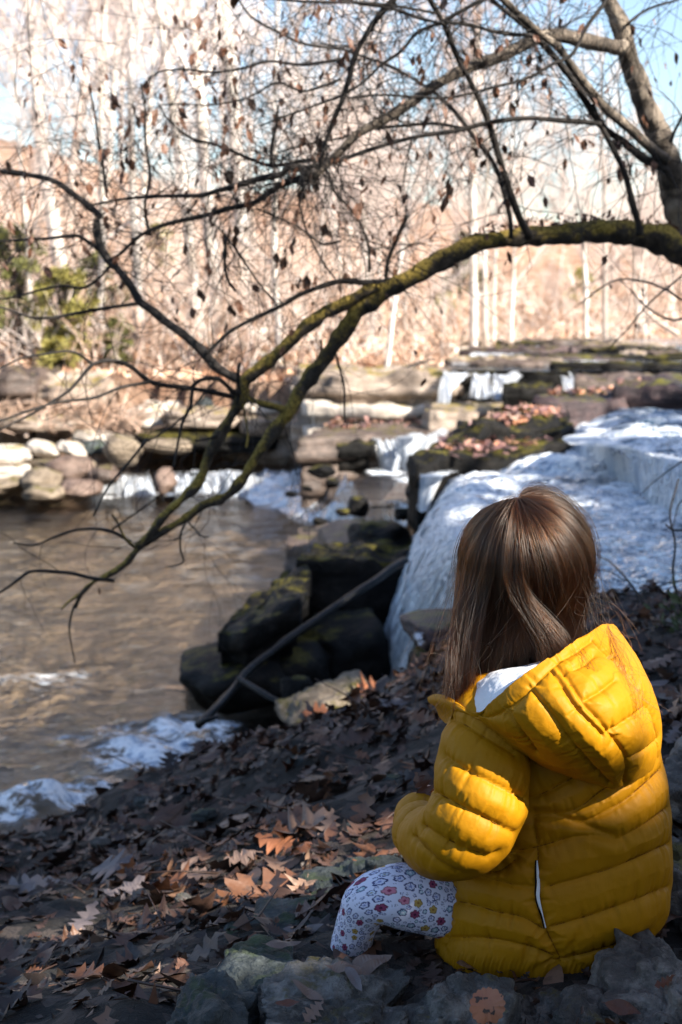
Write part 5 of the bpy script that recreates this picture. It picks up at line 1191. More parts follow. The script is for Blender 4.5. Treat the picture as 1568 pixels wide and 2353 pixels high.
hood_seams = [D3s((915, 225), (990, 310), (1060, 425), (1130, 505), (1190, 580), (1245, 650), (1283, 720), (1285, 780), (1275, 858)), D3s((885, 250), (940, 320), (1010, 440), (1090, 530), (1160, 600)),
    D3s((1110, 92), (1200, 185), (1280, 265), (1390, 425), (1425, 520), (1445, 640), (1440, 730)),
    D3s((640, 455), (700, 540), (750, 612), (810, 690)), D3s((770, 340), (870, 470), (990, 640), (1100, 770), (1190, 862)), D3s((1070, 412), (1150, 365), (1225, 308)), D3s((1195, 585), (1300, 515), (1400, 440)), D3s((1287, 735), (1380, 680), (1470, 600)),
    D3s((925, 200), (1010, 155), (1110, 90)), D3s((1000, 245), (1060, 215), (1120, 170)),
    D3s((470, 490), (560, 495), (640, 462), (720, 400), (800, 322), (880, 245), (930, 205))]
lines = [proj_line(bvh, s) for s in hood_seams]
V2, _ = quilt(V, N, lines, .0078, .014, .0022, 31)
hood = pchild('hood', V2, Fc, M['yellow'], jacket)
stitch_shade(STB, sl_lines[:5], .0086, .0009)
o = STB.build('stitching', M['stitch_shade'], jacket); o['kind'] = 'stuff'  # thread along the seams, carrying the groove shadow in its colour
# white lining inside the hood
LC = [[(1038, 1614, 2.155), (1046, 1608, 2.19), (1054, 1602, 2.22), (1062, 1596, 2.26)], [(1098, 1638, 2.09), (1090, 1604, 2.115), (1088, 1578, 2.15), (1098, 1556, 2.19)],
    [(1150, 1603, 2.048), (1142, 1578, 2.085), (1138, 1550, 2.12), (1142, 1537, 2.17)], [(1215, 1549, 2.038), (1212, 1544, 2.08), (1206, 1532, 2.12), (1206, 1529, 2.18)],
    [(1290, 1499, 2.068), (1286, 1508, 2.12), (1278, 1512, 2.16), (1272, 1510, 2.2)], [(1350, 1462, 2.128), (1345, 1478, 2.17), (1336, 1492, 2.2), (1326, 1496, 2.23)],
    [(1394, 1445, 2.21), (1386, 1458, 2.23), (1372, 1475, 2.25), (1356, 1488, 2.26)], [(1416, 1458, 2.30), (1400, 1468, 2.29), (1384, 1484, 2.28), (1366, 1496, 2.27)]]
LW = np.array([[at(*p) for p in c] for c in LC]); A = np.stack([catmull(LW[:, k], 160) for k in range(4)], 0); G = np.stack([catmull(A[:, k], 90) for k in range(160)], 1)
N = grid_normals(G, False); Vl = (G + N * (.0016 * fbm(G * 40, 3, 41) + .0012 * np.sin(G[..., :1] * 420 + 3 * vnoise(G * 14, 42)[..., None])[..., 0] * 0)[..., None]).reshape(-1, 3)
pchild('hood_lining', Vl, grid_faces(90, 160), M['lining'], jacket)
# collar corner turned out at the front
CW = np.array([[at(*p) for p in r] for r in [[(1050, 1612, 2.13), (1024, 1602, 2.16), (1004, 1598, 2.19), (989, 1603, 2.22)], [(1048, 1622, 2.125), (1022, 1612, 2.15), (1003, 1609, 2.18), (990, 1610, 2.215)],
    [(1046, 1640, 2.13), (1034, 1640, 2.155), (1020, 1632, 2.18), (1004, 1620, 2.21)], [(1040, 1660, 2.14), (1032, 1662, 2.17), (1024, 1655, 2.2), (1015, 1645, 2.24)]]])
A = np.stack([catmull(CW[k], 50) for k in range(4)], 0); G = np.stack([catmull(A[:, k], 40) for k in range(50)], 1); N = grid_normals(G, False)
Vc = np.concatenate([(G + N * .004).reshape(-1, 3), (G - N * .004).reshape(-1, 3)]); f = grid_faces(40, 50)
pchild('collar', Vc, [f, f[:, ::-1] + 2000], M['yellow'], jacket)

# --- floral leggings
def leg(rows, name='legging', nr=520, nc=260, seed=0):
    rows = np.array([(*at(u, v, y), r) for u, v, y, r in rows]); G, Q = frame_loft(rows, nr, nc)
    V = G.reshape(-1, 3); N = grid_normals(G, True).reshape(-1, 3)
    if (N * (V - np.repeat(Q[:, :3], nc, 0))).sum() < 0: N = -N
    V = V + N * (.0016 * fbm(V * np.array([22, 22, 30]), 3, seed + 1))[:, None]
    s = np.concatenate([[0], np.cumsum(np.linalg.norm(np.diff(Q[:, :3], axis=0), axis=1))])
    X = np.repeat(s[:, None], nc, 1); Yc = np.repeat((np.arange(nc) / nc * 2 * math.pi * .047)[None], nr, 0); per = 2 * math.pi * .047
    C = np.full((nr, nc, 3), (.70, .71, .86)); gg = np.random.default_rng(seed); used = []
    navy = np.array((.03, .035, .13))
    def paint(x0, y0, rad, kind):
        dx = X - x0; dy = (Yc - y0 + per / 2) % per - per / 2; m = (np.abs(dx) < rad * 1.3) & (np.abs(dy) < rad * 1.3)
        if not m.any(): return
        x = dx[m]; y = dy[m]; r = np.hypot(x, y) / rad; a = np.arctan2(y, x) + kind * 1.7 + x0 * 90
        sub = C[m]
        if kind == 7:                       # small mustard animal shape
            k = ((np.abs(x / rad + .1) < .3) & (np.abs(y / rad) < .9)) | ((x / rad > -.1) & (x / rad < .95) & (np.abs(y / rad + .6) < .28)); sub[k] = (.48, .30, .07)
        elif kind == 6:                     # scatter of navy dots
            k = (np.cos(x / rad * 9) * np.cos(y / rad * 9) > .62) & (r < 1); sub[k] = navy
        else:
            npet = (5, 6, 5, 5, 8, 5)[kind]; R_ = .72 + .28 * np.abs(np.cos(a * npet / 2)) ** .7
            fill = [(.58, .22, .30), (.26, .05, .12), (.44, .30, .08), (.62, .64, .80), (.60, .66, .80), (.36, .5, .58)][kind]; core = [(.25, .03, .09), (.06, .015, .04), (.25, .12, .03), (.2, .24, .5), (.3, .28, .2), (.7, .72, .8)][kind]
            sub[(r < R_)] = fill; line = (r < R_) & (r > R_ - (.26 if kind > 2 else .17)); sub[line] = navy if kind > 2 else np.array(fill) * .35
            if kind > 2: sub[(np.abs(np.sin(a * npet / 2)) < .16) & (r < R_)] = navy * 1.6
            sub[r < .26] = core
        C[m] = sub
    def scatter(n, rad, kinds, gap):
        for _ in range(n):
            x0, y0 = gg.uniform(0, s[-1]), gg.uniform(0, per)
            if all(((x0 - a) ** 2 + ((y0 - b + per / 2) % per - per / 2) ** 2) ** .5 > (rad + c) * gap for a, b, c in used):
                used.append((x0, y0, rad)); paint(x0, y0, rad * gg.uniform(.85, 1.1), kinds[gg.integers(0, len(kinds))])
    scatter(30, .0085, [7], 2.4); scatter(1400, .0070, [0, 1, 1, 2, 3, 3, 5], 1.12); scatter(2400, .0056, [3, 3, 5, 3, 4], 1.02); scatter(5000, .0036, [3, 6, 6, 3, 5], 1.0); scatter(6000, .0024, [6, 3], .95)
    t = NT('floral_fabric'); M['floral'] = t.done(t.bsdf(t.attr('print', 'Color'), .75, t.bump(t.noise(t.pos(), 500, 2), .15, .001), .3))
    return pchild(name, V, grid_faces(nr, nc, True), M['floral'], attrs={'print': C.reshape(-1, 3)})
legL = [(1230, 2108, 2.30, .062), (1150, 2098, 2.285, .061), (1060, 2082, 2.27, .058), (965, 2064, 2.25, .053), (895, 2058, 2.24, .047), (850, 2072, 2.245, .040), (825, 2112, 2.265, .0345), (808, 2170, 2.29, .032), (796, 2240, 2.33, .030), (788, 2330, 2.40, .027)]
legR = [(1330, 2105, 2.40, .060), (1220, 2110, 2.42, .056), (1110, 2105, 2.43, .050), (1020, 2105, 2.43, .045), (965, 2115, 2.43, .039), (940, 2150, 2.44, .034), (925, 2210, 2.46, .031), (915, 2280, 2.46, .028)]
leg(legL, 'legging', 500, 280, 3); leg(legR, 'legging', 160, 90, 5)

# --- body: one continuous skin under the clothes
HEAD = at(1213, 1282, 2.245); HC_ = np.array(HEAD)
face = unit(np.array([-.42, .9, 0])); side = unit(np.cross(face, [0, 0, 1.0]))
def ell(c, r, k=4, ax=None):
    D, F_ = ICO[k]; W = D * np.array(r)
    if ax is not None: W = W @ np.array(ax)
    return W + np.array(c), F_
bm_ = MB(); AX = np.stack([side, face, np.array([0, 0, 1.0])])
bm_.add(*ell(HC_ + [0, 0, .006], (.074, .088, .088), 4, AX)); bm_.add(*ell(HC_ + face * .03 + [0, 0, -.045], (.052, .052, .045), 4, AX))
bm_.add(*ell(HC_ + face * .088 + [0, 0, -.022], (.009, .013, .014), 3, AX)); bm_.add(*ell(HC_ + face * .078 + [0, 0, -.052], (.018, .008, .007), 3, AX))
for sd_ in (-1, 1):
    bm_.add(*ell(HC_ + side * sd_ * .075 + [0, 0, -.012], (.006, .014, .021), 3, AX)); bm_.add(*ell(HC_ + face * .074 + side * sd_ * .03 + [0, 0, .001], (.011, .008, .007), 3, AX))
    bm_.add(*ell(HC_ + face * .058 + side * sd_ * .035 + [0, 0, -.035], (.022, .02, .022), 3, AX))
def bt(pts, n=14):
    W = np.array([(*at(u, v, y), r) for u, v, y, r in pts]); Q = catmull(W, n); bm_.tube(Q[:, :3], Q[:, 3], 14)
bt([(1213, 1380, 2.25, .036), (1235, 1480, 2.27, .036), (1260, 1560, 2.28, .05)]); bt([(1255, 1570, 2.28, .07), (1265, 1680, 2.28, .095), (1270, 1850, 2.27, .10), (1270, 2050, 2.27, .105), (1270, 2120, 2.27, .095)])
bt([(u, v, y, r * .55) for u, v, y, r in sl_rows[1:]]); bt([(1240, 1600, 2.27, .05), (1142, 1625, 2.18, .035)]); bt([(1290, 1600, 2.3, .05), (1400, 1640, 2.4, .03), (1420, 1740, 2.43, .03), (1360, 1900, 2.5, .028), (1180, 1915, 2.58, .024), (1080, 1880, 2.56, .02)])
bt([(u, v, y, r * .86) for u, v, y, r in legL], 24); bt([(u, v, y, r * .86) for u, v, y, r in legR], 24)
for pts in ([(780, 2330, 2.35, .024), (765, 2360, 2.36, .026), (720, 2365, 2.38, .022), (680, 2368, 2.40, .014)], [(915, 2280, 2.46, .024), (900, 2310, 2.47, .025), (860, 2315, 2.49, .021), (820, 2318, 2.5, .014)]): bt(pts)
bt([(968, 1880, 2.34, .020), (972, 1855, 2.36, .022), (978, 1838, 2.37, .020)])       # left palm
for k, pts in enumerate([[(972, 1842, 2.365, .0085), (972, 1822, 2.355, .008), (984, 1812, 2.35, .007)], [(980, 1838, 2.355, .0085), (982, 1818, 2.345, .008), (993, 1808, 2.345, .007)], [(988, 1838, 2.36, .008), (992, 1820, 2.35, .0075), (1002, 1812, 2.35, .0065)],
                         [(994, 1842, 2.365, .0075), (1000, 1826, 2.358, .007), (1008, 1820, 2.36, .006)], [(966, 1855, 2.35, .009), (962, 1836, 2.34, .008), (970, 1822, 2.34, .007)]]): bt(pts, 8)
bt([(1080, 1880, 2.56, .020), (1050, 1862, 2.55, .021), (1035, 1850, 2.54, .018)])
for k in range(5):
    a = 1032 + k * 9; bt([(a, 1852 - k, 2.54 - k * .004, .008), (a - 8, 1836, 2.53 - k * .004, .0075), (a - 2, 1824, 2.52, .0065)], 8)
tmp = bm_.build('body_raw', M['skin']); md = tmp.modifiers.new('r', 'REMESH'); md.mode = 'VOXEL'; md.voxel_size = .0042; md2 = tmp.modifiers.new('s', 'SMOOTH'); md2.iterations = 4; md2.factor = .5
dg = bpy.context.evaluated_depsgraph_get(); me = bpy.data.meshes.new_from_object(tmp.evaluated_get(dg)); me.name = 'body'
me.materials.clear(); me.materials.append(M['skin']); me.polygons.foreach_set('use_smooth', np.ones(len(me.polygons), bool))
bpy.data.objects.remove(tmp); body = obj('body', me, person); body.matrix_parent_inverse = PINV
for sd_ in (-1, 1):
    W, F_ = ell(HC_ + face * .083 + side * sd_ * .03 + [0, 0, .002], (.0085, .0045, .006), 3, AX); t = None
    o = pchild('eye', W, F_, M['rock_wet'])

# --- hair
t = NT('brown_hair'); q = t.n('ShaderNodeBsdfHairPrincipled'); q.parametrization = 'COLOR'
hi = t.n('ShaderNodeHairInfo'); hm = t.math('ADD', t.math('MULTIPLY', t.attr('tone'), .75), t.math('MULTIPLY', hi.outputs['Random'], .25)); hc = t.ramp(hm, [(.1, (.0028, .001, .0004)), (.42, (.0135, .0046, .0016)), (.72, (.038, .0135, .0048)), (.97, (.12, .052, .021))])
t.link(hc, q.inputs['Color']); q.inputs['Roughness'].default_value = .20; q.inputs['Radial Roughness'].default_value = .42; q.inputs['Coat'].default_value = .0; q.inputs['IOR'].default_value = 1.42
t.t.links.new(q.outputs[0], t.out.inputs['Surface']); M['hair'] = t.m
RX, RY, RZ = .0985, .104, .108
HP = at(1211, 1290, 2.235); pole = unit(np.array([-.22, -.42, 1.0])); e1 = unit(np.cross(pole, [0, 1, 0])); e2 = np.cross(pole, e1)
def strands(n, seed, npt=30, lay=(.9, 1.02), nclump=420, loose=.003, select=None, tgt=None):
    g = np.random.default_rng(seed); cphi = g.uniform(0, 2 * math.pi, nclump); cl = g.integers(0, nclump, n)
    phi = cphi[cl] + g.normal(0, .028, n); th0 = np.abs(g.normal(0, .42, n)).clip(.02, 1.25); rho = g.uniform(lay[0], lay[1], n) + .012 * vnoise(np.stack([cphi[cl] * 9, cl * 0], -1), seed)
    dirx = np.cos(phi)[:, None] * e1 + np.sin(phi)[:, None] * e2
    if select is not None:
        k = select(dirx); phi, th0, rho, dirx, cl = phi[k], th0[k], rho[k], dirx[k], cl[k]; n = len(phi)
    # follow the skull until the surface turns vertical, then hang
    lim = np.zeros(n)
    th = np.linspace(0, 2.6, 60); Z = pole[2] * np.cos(th)[None] + dirx[:, 2:3] * np.sin(th)[None]
    lim = th[np.argmax(Z < .06, axis=1)]; lim = np.maximum(lim, th0 + .05)
    npa = npt // 2; s = np.linspace(0, 1, npa)[None]; T = th0[:, None] + (lim - th0)[:, None] * s
    D = pole * np.cos(T)[..., None] + dirx[:, None] * np.sin(T)[..., None]
    wig = 1 + .010 * vnoise(np.stack([np.repeat(cl[:, None] * .37, npa, 1), T * 2.2, T * 0], -1), seed + 1)
    A = HP + D * np.array([RX, RY, RZ]) * (rho[:, None] * wig)[..., None]
    A = A + np.array([0, 0, .0]) 
    E = A[:, -1]; tan = unit(A[:, -1] - A[:, -2]); u, v = pix(E)
    te = tgt(u, E, dirx, cl, g)                                    # ends (n,3)
    Ln = np.linalg.norm(te - E, axis=1)[:, None]; dn = np.array([0, 0, -1.0])
    P1 = E + tan * Ln * .34; P2 = te + np.array([0, 0, 1.0]) * Ln * .30
    w = np.linspace(0, 1, npt - npa + 1)[1:][None, :, None]
    Bz = (1-w)**3 * E[:, None] + 3*(1-w)**2*w * P1[:, None] + 3*(1-w)*w**2 * P2[:, None] + w**3 * te[:, None]
    off = g.normal(0, loose, (n, 1, 3)) * np.linspace(0, 1.25, npt - npa)[None, :, None] ** 1.2
    S = np.concatenate([A, Bz + off], 1)
    S += .0012 * np.stack([vnoise(np.concatenate([S * 14, ], -1) + cl[:, None, None] * .13, seed + 5 + k) for k in range(3)], -1)
    return S, (.5 + .5 * vnoise(np.stack([cl * 3.71, cl * 0], -1), seed + 40)) * .6 + .4 * (cl * .618 % 1)
ux = np.array([1030, 1055, 1085, 1120, 1160, 1200, 1240, 1290, 1330, 1360, 1400]); ue = np.array([1036, 1046, 1068, 1098, 1140, 1180, 1214, 1256, 1292, 1318, 1346]); ve = np.array([1600, 1598, 1585, 1572, 1560, 1556, 1550, 1530, 1500, 1470, 1440])
def tgt_main(u, E, dx, cl, g):
    n = len(u); cu = vnoise(np.stack([cl * .71, cl * 0], -1), 91); uu = np.interp(u, ux, ue) + 9 * cu; vv = np.interp(u, ux, ve) + g.normal(0, 9, n)
    near = E[:, 1] < HP[1]
    yy = np.where(near, 2.165 + (E[:, 1] - 2.14) * .55, E[:, 1] * .5 + HP[1] * .5) + .006 * cu
    return at(uu, np.where(near, vv, 1540 + 40 * cu), yy)
notface = lambda d: (d @ face) < .62
S1, t1 = strands(19000, 51, select=notface, tgt=tgt_main)
# the thick lock swept across the back of the head towards the right shoulder
def tgt_lock(u, E, dx, cl, g):
    n = len(u); k = g.random(n); c = g.normal(0, 5, n); return at(1250 + 58 * k + c, 1536 - 34 * k + g.normal(0, 8, n), 2.115 + .02 * g.random(n))
sel_lock = lambda d: (np.arctan2(d @ np.array([0, -1.0, 0]), d @ np.array([1.0, 0, 0])) > 1.68) & (np.arctan2(d @ np.array([0, -1.0, 0]), d @ np.array([1.0, 0, 0])) < 2.02)
S2, t2 = strands(16000, 52, lay=(1.01, 1.045), nclump=500, loose=.003, select=sel_lock, tgt=tgt_lock)
# a fall on the left, in front of the shoulder, its shade put into the tone
def tgt_left(u, E, dx, cl, g):
    n = len(u); return at(1036 + (u - 1055) * .62 + g.normal(0, 7, n), 1590 + g.normal(0, 22, n) - (u - 1055) * .25, 2.15 + g.normal(0, .01, n))
sel_left = lambda d: ((d @ np.array([-1, 0, 0])) > .55) & ((d @ face) < .75)
S3, t3 = strands(9000, 53, lay=(.97, 1.03), select=sel_left, tgt=tgt_left)
# loose hairs that stray
g = np.random.default_rng(54)
def tgt_fly(u, E, dx, cl, g):
    n = len(u); return tgt_main(u, E, dx, cl, g) + g.normal(0, .035, (n, 3)) * np.array([1, .5, .6])
S4, t4 = strands(520, 55, lay=(1.01, 1.13), nclump=520, loose=.014, select=notface, tgt=tgt_fly)
extra = []
for k in range(46):                                                # wisps below the ears and over the collar
    right = k % 2
    a = at(g.uniform(1340, 1368), g.uniform(1330, 1420), 2.16) if right else at(g.uniform(1040, 1058), g.uniform(1400, 1560), 2.16)
    b_ = at(g.uniform(1330, 1470), g.uniform(1400, 1560), g.uniform(2.03, 2.2)) if right else at(g.uniform(985, 1050), g.uniform(1560, 1680), g.uniform(2.1, 2.2))
    m = (a + b_) / 2 + g.normal(0, .02, 3); extra.append(catmull(np.array([a, m, b_, b_ + g.normal(0, .018, 3)]), 30))
for k in range(44):                                                # strands lying over the hood
    a = at(g.uniform(1385, 1400), g.uniform(1436, 1444), 2.19); b_ = at(1430 + g.normal(0, 12), 1530 + g.normal(0, 16), 2.075); c = at(1462 + g.normal(0, 24), 1600 + g.normal(0, 26), 2.04); d = at(1480 + g.normal(0, 30), 1640 + g.normal(0, 30), 2.03)
    extra.append(catmull(np.array([a, b_, c, d]), 30))
for k in range(12):
    a = at(1335 + g.normal(0, 12), 1490, 2.07); b_ = at(1360 + g.normal(0, 10), 1540, 2.03); c = at(1345 + g.normal(0, 14), 1570, 2.02); d = at(1310 + g.normal(0, 16), 1575, 2.005); extra.append(catmull(np.array([a, b_, c, d]), 30))
S = np.concatenate([S1, S2, S3, S4, np.array(extra)]); n, m = S.shape[:2]
hc_ = bpy.data.hair_curves.new('hair'); hc_.add_curves([m] * n)
hc_.position_data.foreach_set('vector', S.astype(np.float32).ravel())
tone = np.concatenate([t1, t2 * .8 + .2, t3 * .8, t4 * .5 + .5, np.full(len(extra), .7)]).astype(np.float32); ta = hc_.attributes.new('tone', 'FLOAT', 'CURVE'); ta.data.foreach_set('value', tone)  # left fall toned darker for its shade
rad = np.full((n, m), .00027, np.float32); rad[-len(extra) - len(t4):] = .00016; rad *= np.linspace(1, .55, m)[None].astype(np.float32)
hc_.points.foreach_set('radius', rad.ravel())
hc_.materials.append(M['hair'])
ho = bpy.data.objects.new('hair', hc_); COL.objects.link(ho); ho.parent = person; ho.matrix_parent_inverse = PINV; ho['kind'] = 'stuff'
# scalp the hair grows from, of the hair's own colour
t = NT('scalp_hair'); M['scalp'] = t.done(t.bsdf((.05, .025, .013), .7))
D, F_ = ICO[4]; k = (D @ face < .5) | (D[:, 2] > .35); keep = k[F_].all(1) & ((D[F_].mean(1)[:, 2] > -.75))
pchild('scalp', HP + D * np.array([RX, RY, RZ]) * .90, F_[keep], M['scalp'])
W = np.array([(*at(u, v, y), r) for u, v, y, r in [(1205, 1330, 2.235, .07), (1200, 1430, 2.235, .066), (1200, 1500, 2.235, .06), (1195, 1570, 2.235, .05)]]); G, Q = frame_loft(W, 20, 30)
pchild('inner_hair', G.reshape(-1, 3), grid_faces(20, 30, True), M['scalp'])
# ------------------------------------------------------------------ fallen leaves on the near bank
def leaf_template(seed, kind):
    """unit-length leaf along +x, edges and midrib, curled"""
    g = np.random.default_rng(seed); n = 15; t = np.linspace(0, 1, n); i = np.arange(n)
    if kind == 'oak':
        env = .34 * np.sin(np.pi * t ** .72) ** .75 + .012; ph = np.array([1.0, .72, .3]); lob = ph[(i + 1) % 3] * g.uniform(.8, 1.1, n); lob2 = ph[(i + 2) % 3] * g.uniform(.8, 1.1, n); sw = .05 * (ph[(i + 1) % 3] - .5); sw2 = .05 * (ph[(i + 2) % 3] - .5)
    elif kind == 'maple':
        env = .5 * np.sin(np.pi * t ** .58) ** .85 + .01; ph = np.array([1.0, .62, .42, .66]); lob = ph[i % 4] * g.uniform(.85, 1.1, n); lob2 = ph[i % 4] * g.uniform(.85, 1.1, n); sw = sw2 = .07 * (ph[i % 4] - .4)
    else:
        env = .2 * np.sin(np.pi * t ** .85) ** .9 + .006; lob = g.uniform(.92, 1.04, n); lob2 = g.uniform(.92, 1.04, n); sw = sw2 = 0 * t
    a = env * lob; b = env * lob2; cu = g.uniform(-1.2, 1.5); bend = g.uniform(-.4, .4); wob = g.uniform(.02, .055); tw = g.uniform(-.7, .7)
    def z(x, y): return cu * y ** 2 + bend * (x - .5) ** 2 + wob * np.sin(x * 9 + y * 7 + seed) + tw * y * (x - .5)
    V = np.concatenate([np.stack([t, t * 0], 1), np.stack([t + sw, a], 1), np.stack([t + sw2, -b], 1)]); V = np.concatenate([V, z(V[:, 0], V[:, 1])[:, None]], 1)
    i = np.arange(n - 1); F_ = np.concatenate([np.stack([i, i + 1, n + i + 1, n + i], -1), np.stack([i + 1, i, 2 * n + i, 2 * n + i + 1], -1)])
    V[:, 0] -= .5
    st = np.array([[-.5, .008, 0], [-.5, -.008, 0], [-.6, -.005, .03], [-.6, .005, .03]]); F_ = np.concatenate([F_, [[3*n, 3*n+1, 3*n+2, 3*n+3]]])
    return np.concatenate([V, st]), F_
TPL = [leaf_template(s, k) for s, k in zip(range(700, 714), ['oak', 'oak', 'oak', 'plain', 'maple', 'oak', 'plain', 'oak', 'maple', 'plain', 'oak', 'oak', 'plain', 'oak'])]
TME = [mesh_data('fallen_leaf', V, F_, M['leaf'], True) for V, F_ in TPL]
g = np.random.default_rng(321)
def bank_normal(x, y):
    e = .04; return unit(np.stack([bank(x - e, y) - bank(x + e, y), bank(x, y - e) - bank(x, y + e), np.full(np.shape(x), 2 * e)], -1))
n = 16000
X = g.uniform(-2.6, 2.8, n); Y = 1.45 + 4.4 * g.random(n) ** .85
E = seg_dist(np.stack([X, Y], -1), BANK_EDGE); k = (E < .04 + .06 * g.normal(size=n)); X, Y = X[k], Y[k]
dens = vnoise(np.stack([X * 1.3, Y * 1.3], -1), 15); wetmud = sstep(-.9, -1.5, X) * sstep(3.2, 3.9, Y)
k = g.random(len(X)) < np.clip(.85 + .5 * dens, .35, 1) * (1 - .6 * wetmud); X, Y = X[k], Y[k]
Z = bank(X, Y); Nn = bank_normal(X, Y); S = np.clip(g.lognormal(math.log(.043), .45, len(X)), .02, .13)
S *= np.interp(Y, [1.6, 3.2], [.78, 1]); u, v = pix(np.stack([X, Y, Z], -1)); vis = (u > -60) & (u < 1630) & (v > 1350) & (v < 2420)
beh = (u > 1010) & (u < 1530) & (v > 1420) & (v < 2230)      # behind the child
score = np.where(vis & ~beh, S / Y, 0); top = set(np.argsort(-score)[:280].tolist())
lit = MB(); cnt = 0
KN = [{'oak': 'lobed oak leaf', 'plain': 'narrow pointed leaf', 'maple': 'broad star-shaped leaf'}[k] for k in ['oak', 'oak', 'oak', 'plain', 'maple', 'oak', 'plain', 'oak', 'maple', 'plain', 'oak', 'oak', 'plain', 'oak']]
def where(u, v):
    if u > 1330: return 'right of the hood'
    r = 'at the far left' if u < 180 else 'left of the sunlit patch' if u < 420 else 'below the tan rock' if u < 720 else 'beside the child'
    return r + (', up near the water' if v < 1850 else ', halfway down the bank' if v < 2080 else ', near the bottom rocks')
from math import cos, sin
for i in range(len(X)):
    nrm = unit(Nn[i] + g.normal(0, .42, 3)); a = g.uniform(0, 6.283); xx = unit(np.cross([-sin(a), cos(a), 0.0], nrm)); yy = np.cross(nrm, xx); Rm = np.stack([xx, yy, nrm], 1)
    p = np.array([X[i], Y[i], Z[i] + .004 + S[i] * abs(g.normal(.06, .07))]); kk = int(g.integers(0, len(TPL)))
    if i in top:
        o = obj('fallen_leaf', TME[kk], label='dead ' + KN[kk] +  ' in the litter ' + where(u[i], v[i]), cat='leaf', group='fallen leaves on the near bank')
        mt = Matrix(Rm.tolist()).to_4x4(); s = float(S[i] * 1.15); o.matrix_world = Matrix.Translation(p) @ mt @ Matrix.Scale(s, 4)
    else:
        V, F_ = TPL[kk]; lit.add((V * S[i]) @ Rm.T + p, F_, float(np.clip(g.beta(1.5, 2.2), 0, 1)))
# crumbs and broken bits between the leaves
for i in range(5200):
    x = g.uniform(-2.4, 2.4); y = 1.5 + 4.2 * g.random(); 
    if seg_dist(np.array([x, y]), BANK_EDGE) > -.02: continue
    s = g.uniform(.006, .022); p = np.array([x, y, float(bank(x, y)) + .006]); q = p + g.normal(0, s, (4, 3)) * np.array([1, 1, .5]); lit.add(q, np.array([[0, 1, 2, 3]]), g.random())
for i in range(160):
    x = g.uniform(-2, 2); y = g.uniform(1.7, 5); a = g.uniform(0, 6.28); ln = g.uniform(.05, .22); p = np.array([x, y, float(bank(x, y)) + .015])
    d = np.array([cos(a), sin(a), g.normal(0, .15)]); lit.tube(np.array([p, p + d * ln * .5 + g.normal(0, .006, 3), p + d * ln]), np.array([.0025, .002, .0012]), 4, True, .25)
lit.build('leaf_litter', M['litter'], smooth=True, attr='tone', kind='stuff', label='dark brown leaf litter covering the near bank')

# leaves caught on the dark shelves beyond
def shelf_litter(poly, z, n, s0, s1, seed):
    g = np.random.default_rng(seed); b = MB(); P = np.array(poly); lo, hi = P.min(0), P.max(0)
    for _ in range(n):
        q = g.uniform(lo, hi)
        if poly_dist(q, P) < .02 or vnoise(np.array([q[0] * 3, q[1] * 3]), seed) < -.15: continue
        s = g.uniform(s0, s1); V, F_ = TPL[g.integers(0, len(TPL))]; a = g.uniform(0, 6.28); nrm = unit(np.array([g.normal(0, .3), g.normal(0, .3), 1])); xx = unit(np.cross([-sin(a), cos(a), 0.0], nrm)); yy = np.cross(nrm, xx)
        b.add((V[:45] * s) @ np.stack([xx, yy, nrm], 1).T + np.array([q[0], q[1], z + .035 + g.uniform(-.02, .03)]), F_[:-1], g.random())
    b.build('leaf_litter', M['ledge_leaf'], smooth=False, attr='tone', kind='stuff', label='wet red-brown leaves on a rock shelf in the stream')
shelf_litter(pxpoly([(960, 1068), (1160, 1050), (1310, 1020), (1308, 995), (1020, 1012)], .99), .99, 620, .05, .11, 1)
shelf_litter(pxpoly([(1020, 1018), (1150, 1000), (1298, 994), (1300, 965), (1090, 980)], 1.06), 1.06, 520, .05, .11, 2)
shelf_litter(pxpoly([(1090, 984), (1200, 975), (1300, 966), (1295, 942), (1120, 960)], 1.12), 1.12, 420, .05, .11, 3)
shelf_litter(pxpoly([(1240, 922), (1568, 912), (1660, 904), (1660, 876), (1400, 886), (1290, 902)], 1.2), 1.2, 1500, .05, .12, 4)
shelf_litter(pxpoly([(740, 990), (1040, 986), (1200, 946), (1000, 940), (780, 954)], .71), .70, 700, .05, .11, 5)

# leaves that stand out
gV, gF = [], []; k0 = 0
for o in FG + [bpy.data.objects['ground']]:
    me = o.data; co = np.empty(len(me.vertices) * 3, np.float32); me.vertices.foreach_get('co', co); co = co.reshape(-1, 3) + np.array(o.location)
    for p in me.polygons: gF.append([k + k0 for k in p.vertices])
    gV.append(co); k0 += len(co)
GB = BVHTree.FromPolygons(np.concatenate(gV).tolist(), gF)
def drop(u, v):
    h, nn, _, _ = GB.ray_cast(Vector((0, 0, CAMZ)), Vector(ray(u, v)).normalized()); 
    nn = np.array(nn); nn = nn if nn[2] > 0 else -nn
    return np.array(h), nn
def hero(u, v, wpx, rot, mat, kind, seed, label, tilt=(0, 0, 0), asp=1.0, lift=.008, name='fallen_leaf'):
    p, nn = drop(u, v); V, F_ = leaf_template(seed, kind); V = V * np.array([1, asp, 1]) ; s = wpx * p[1] / FPX
    nrm = unit(nn * .6 + np.array([0, -.25, .6]) + np.array(tilt)); d = np.array([cos(R(rot)), sin(R(rot)), 0.0]); yy = unit(np.cross(nrm, d)); xx = np.cross(yy, nrm)
    o = make(name, V @ np.stack([xx, yy, nrm], 1).T * s, F_, M[mat], smooth=False, label=label, cat='leaf'); o.location = p + nrm * (lift + .03 * s); return o
hero(850, 2222, 120, 20, 'leaf_tan', 'plain', 801, 'pale brown pointed leaf lying across the large grey rock', asp=1.2)
hero(790, 2232, 90, 170, 'leaf_tan', 'plain', 802, 'narrow half of the split brown leaf on the large grey rock')
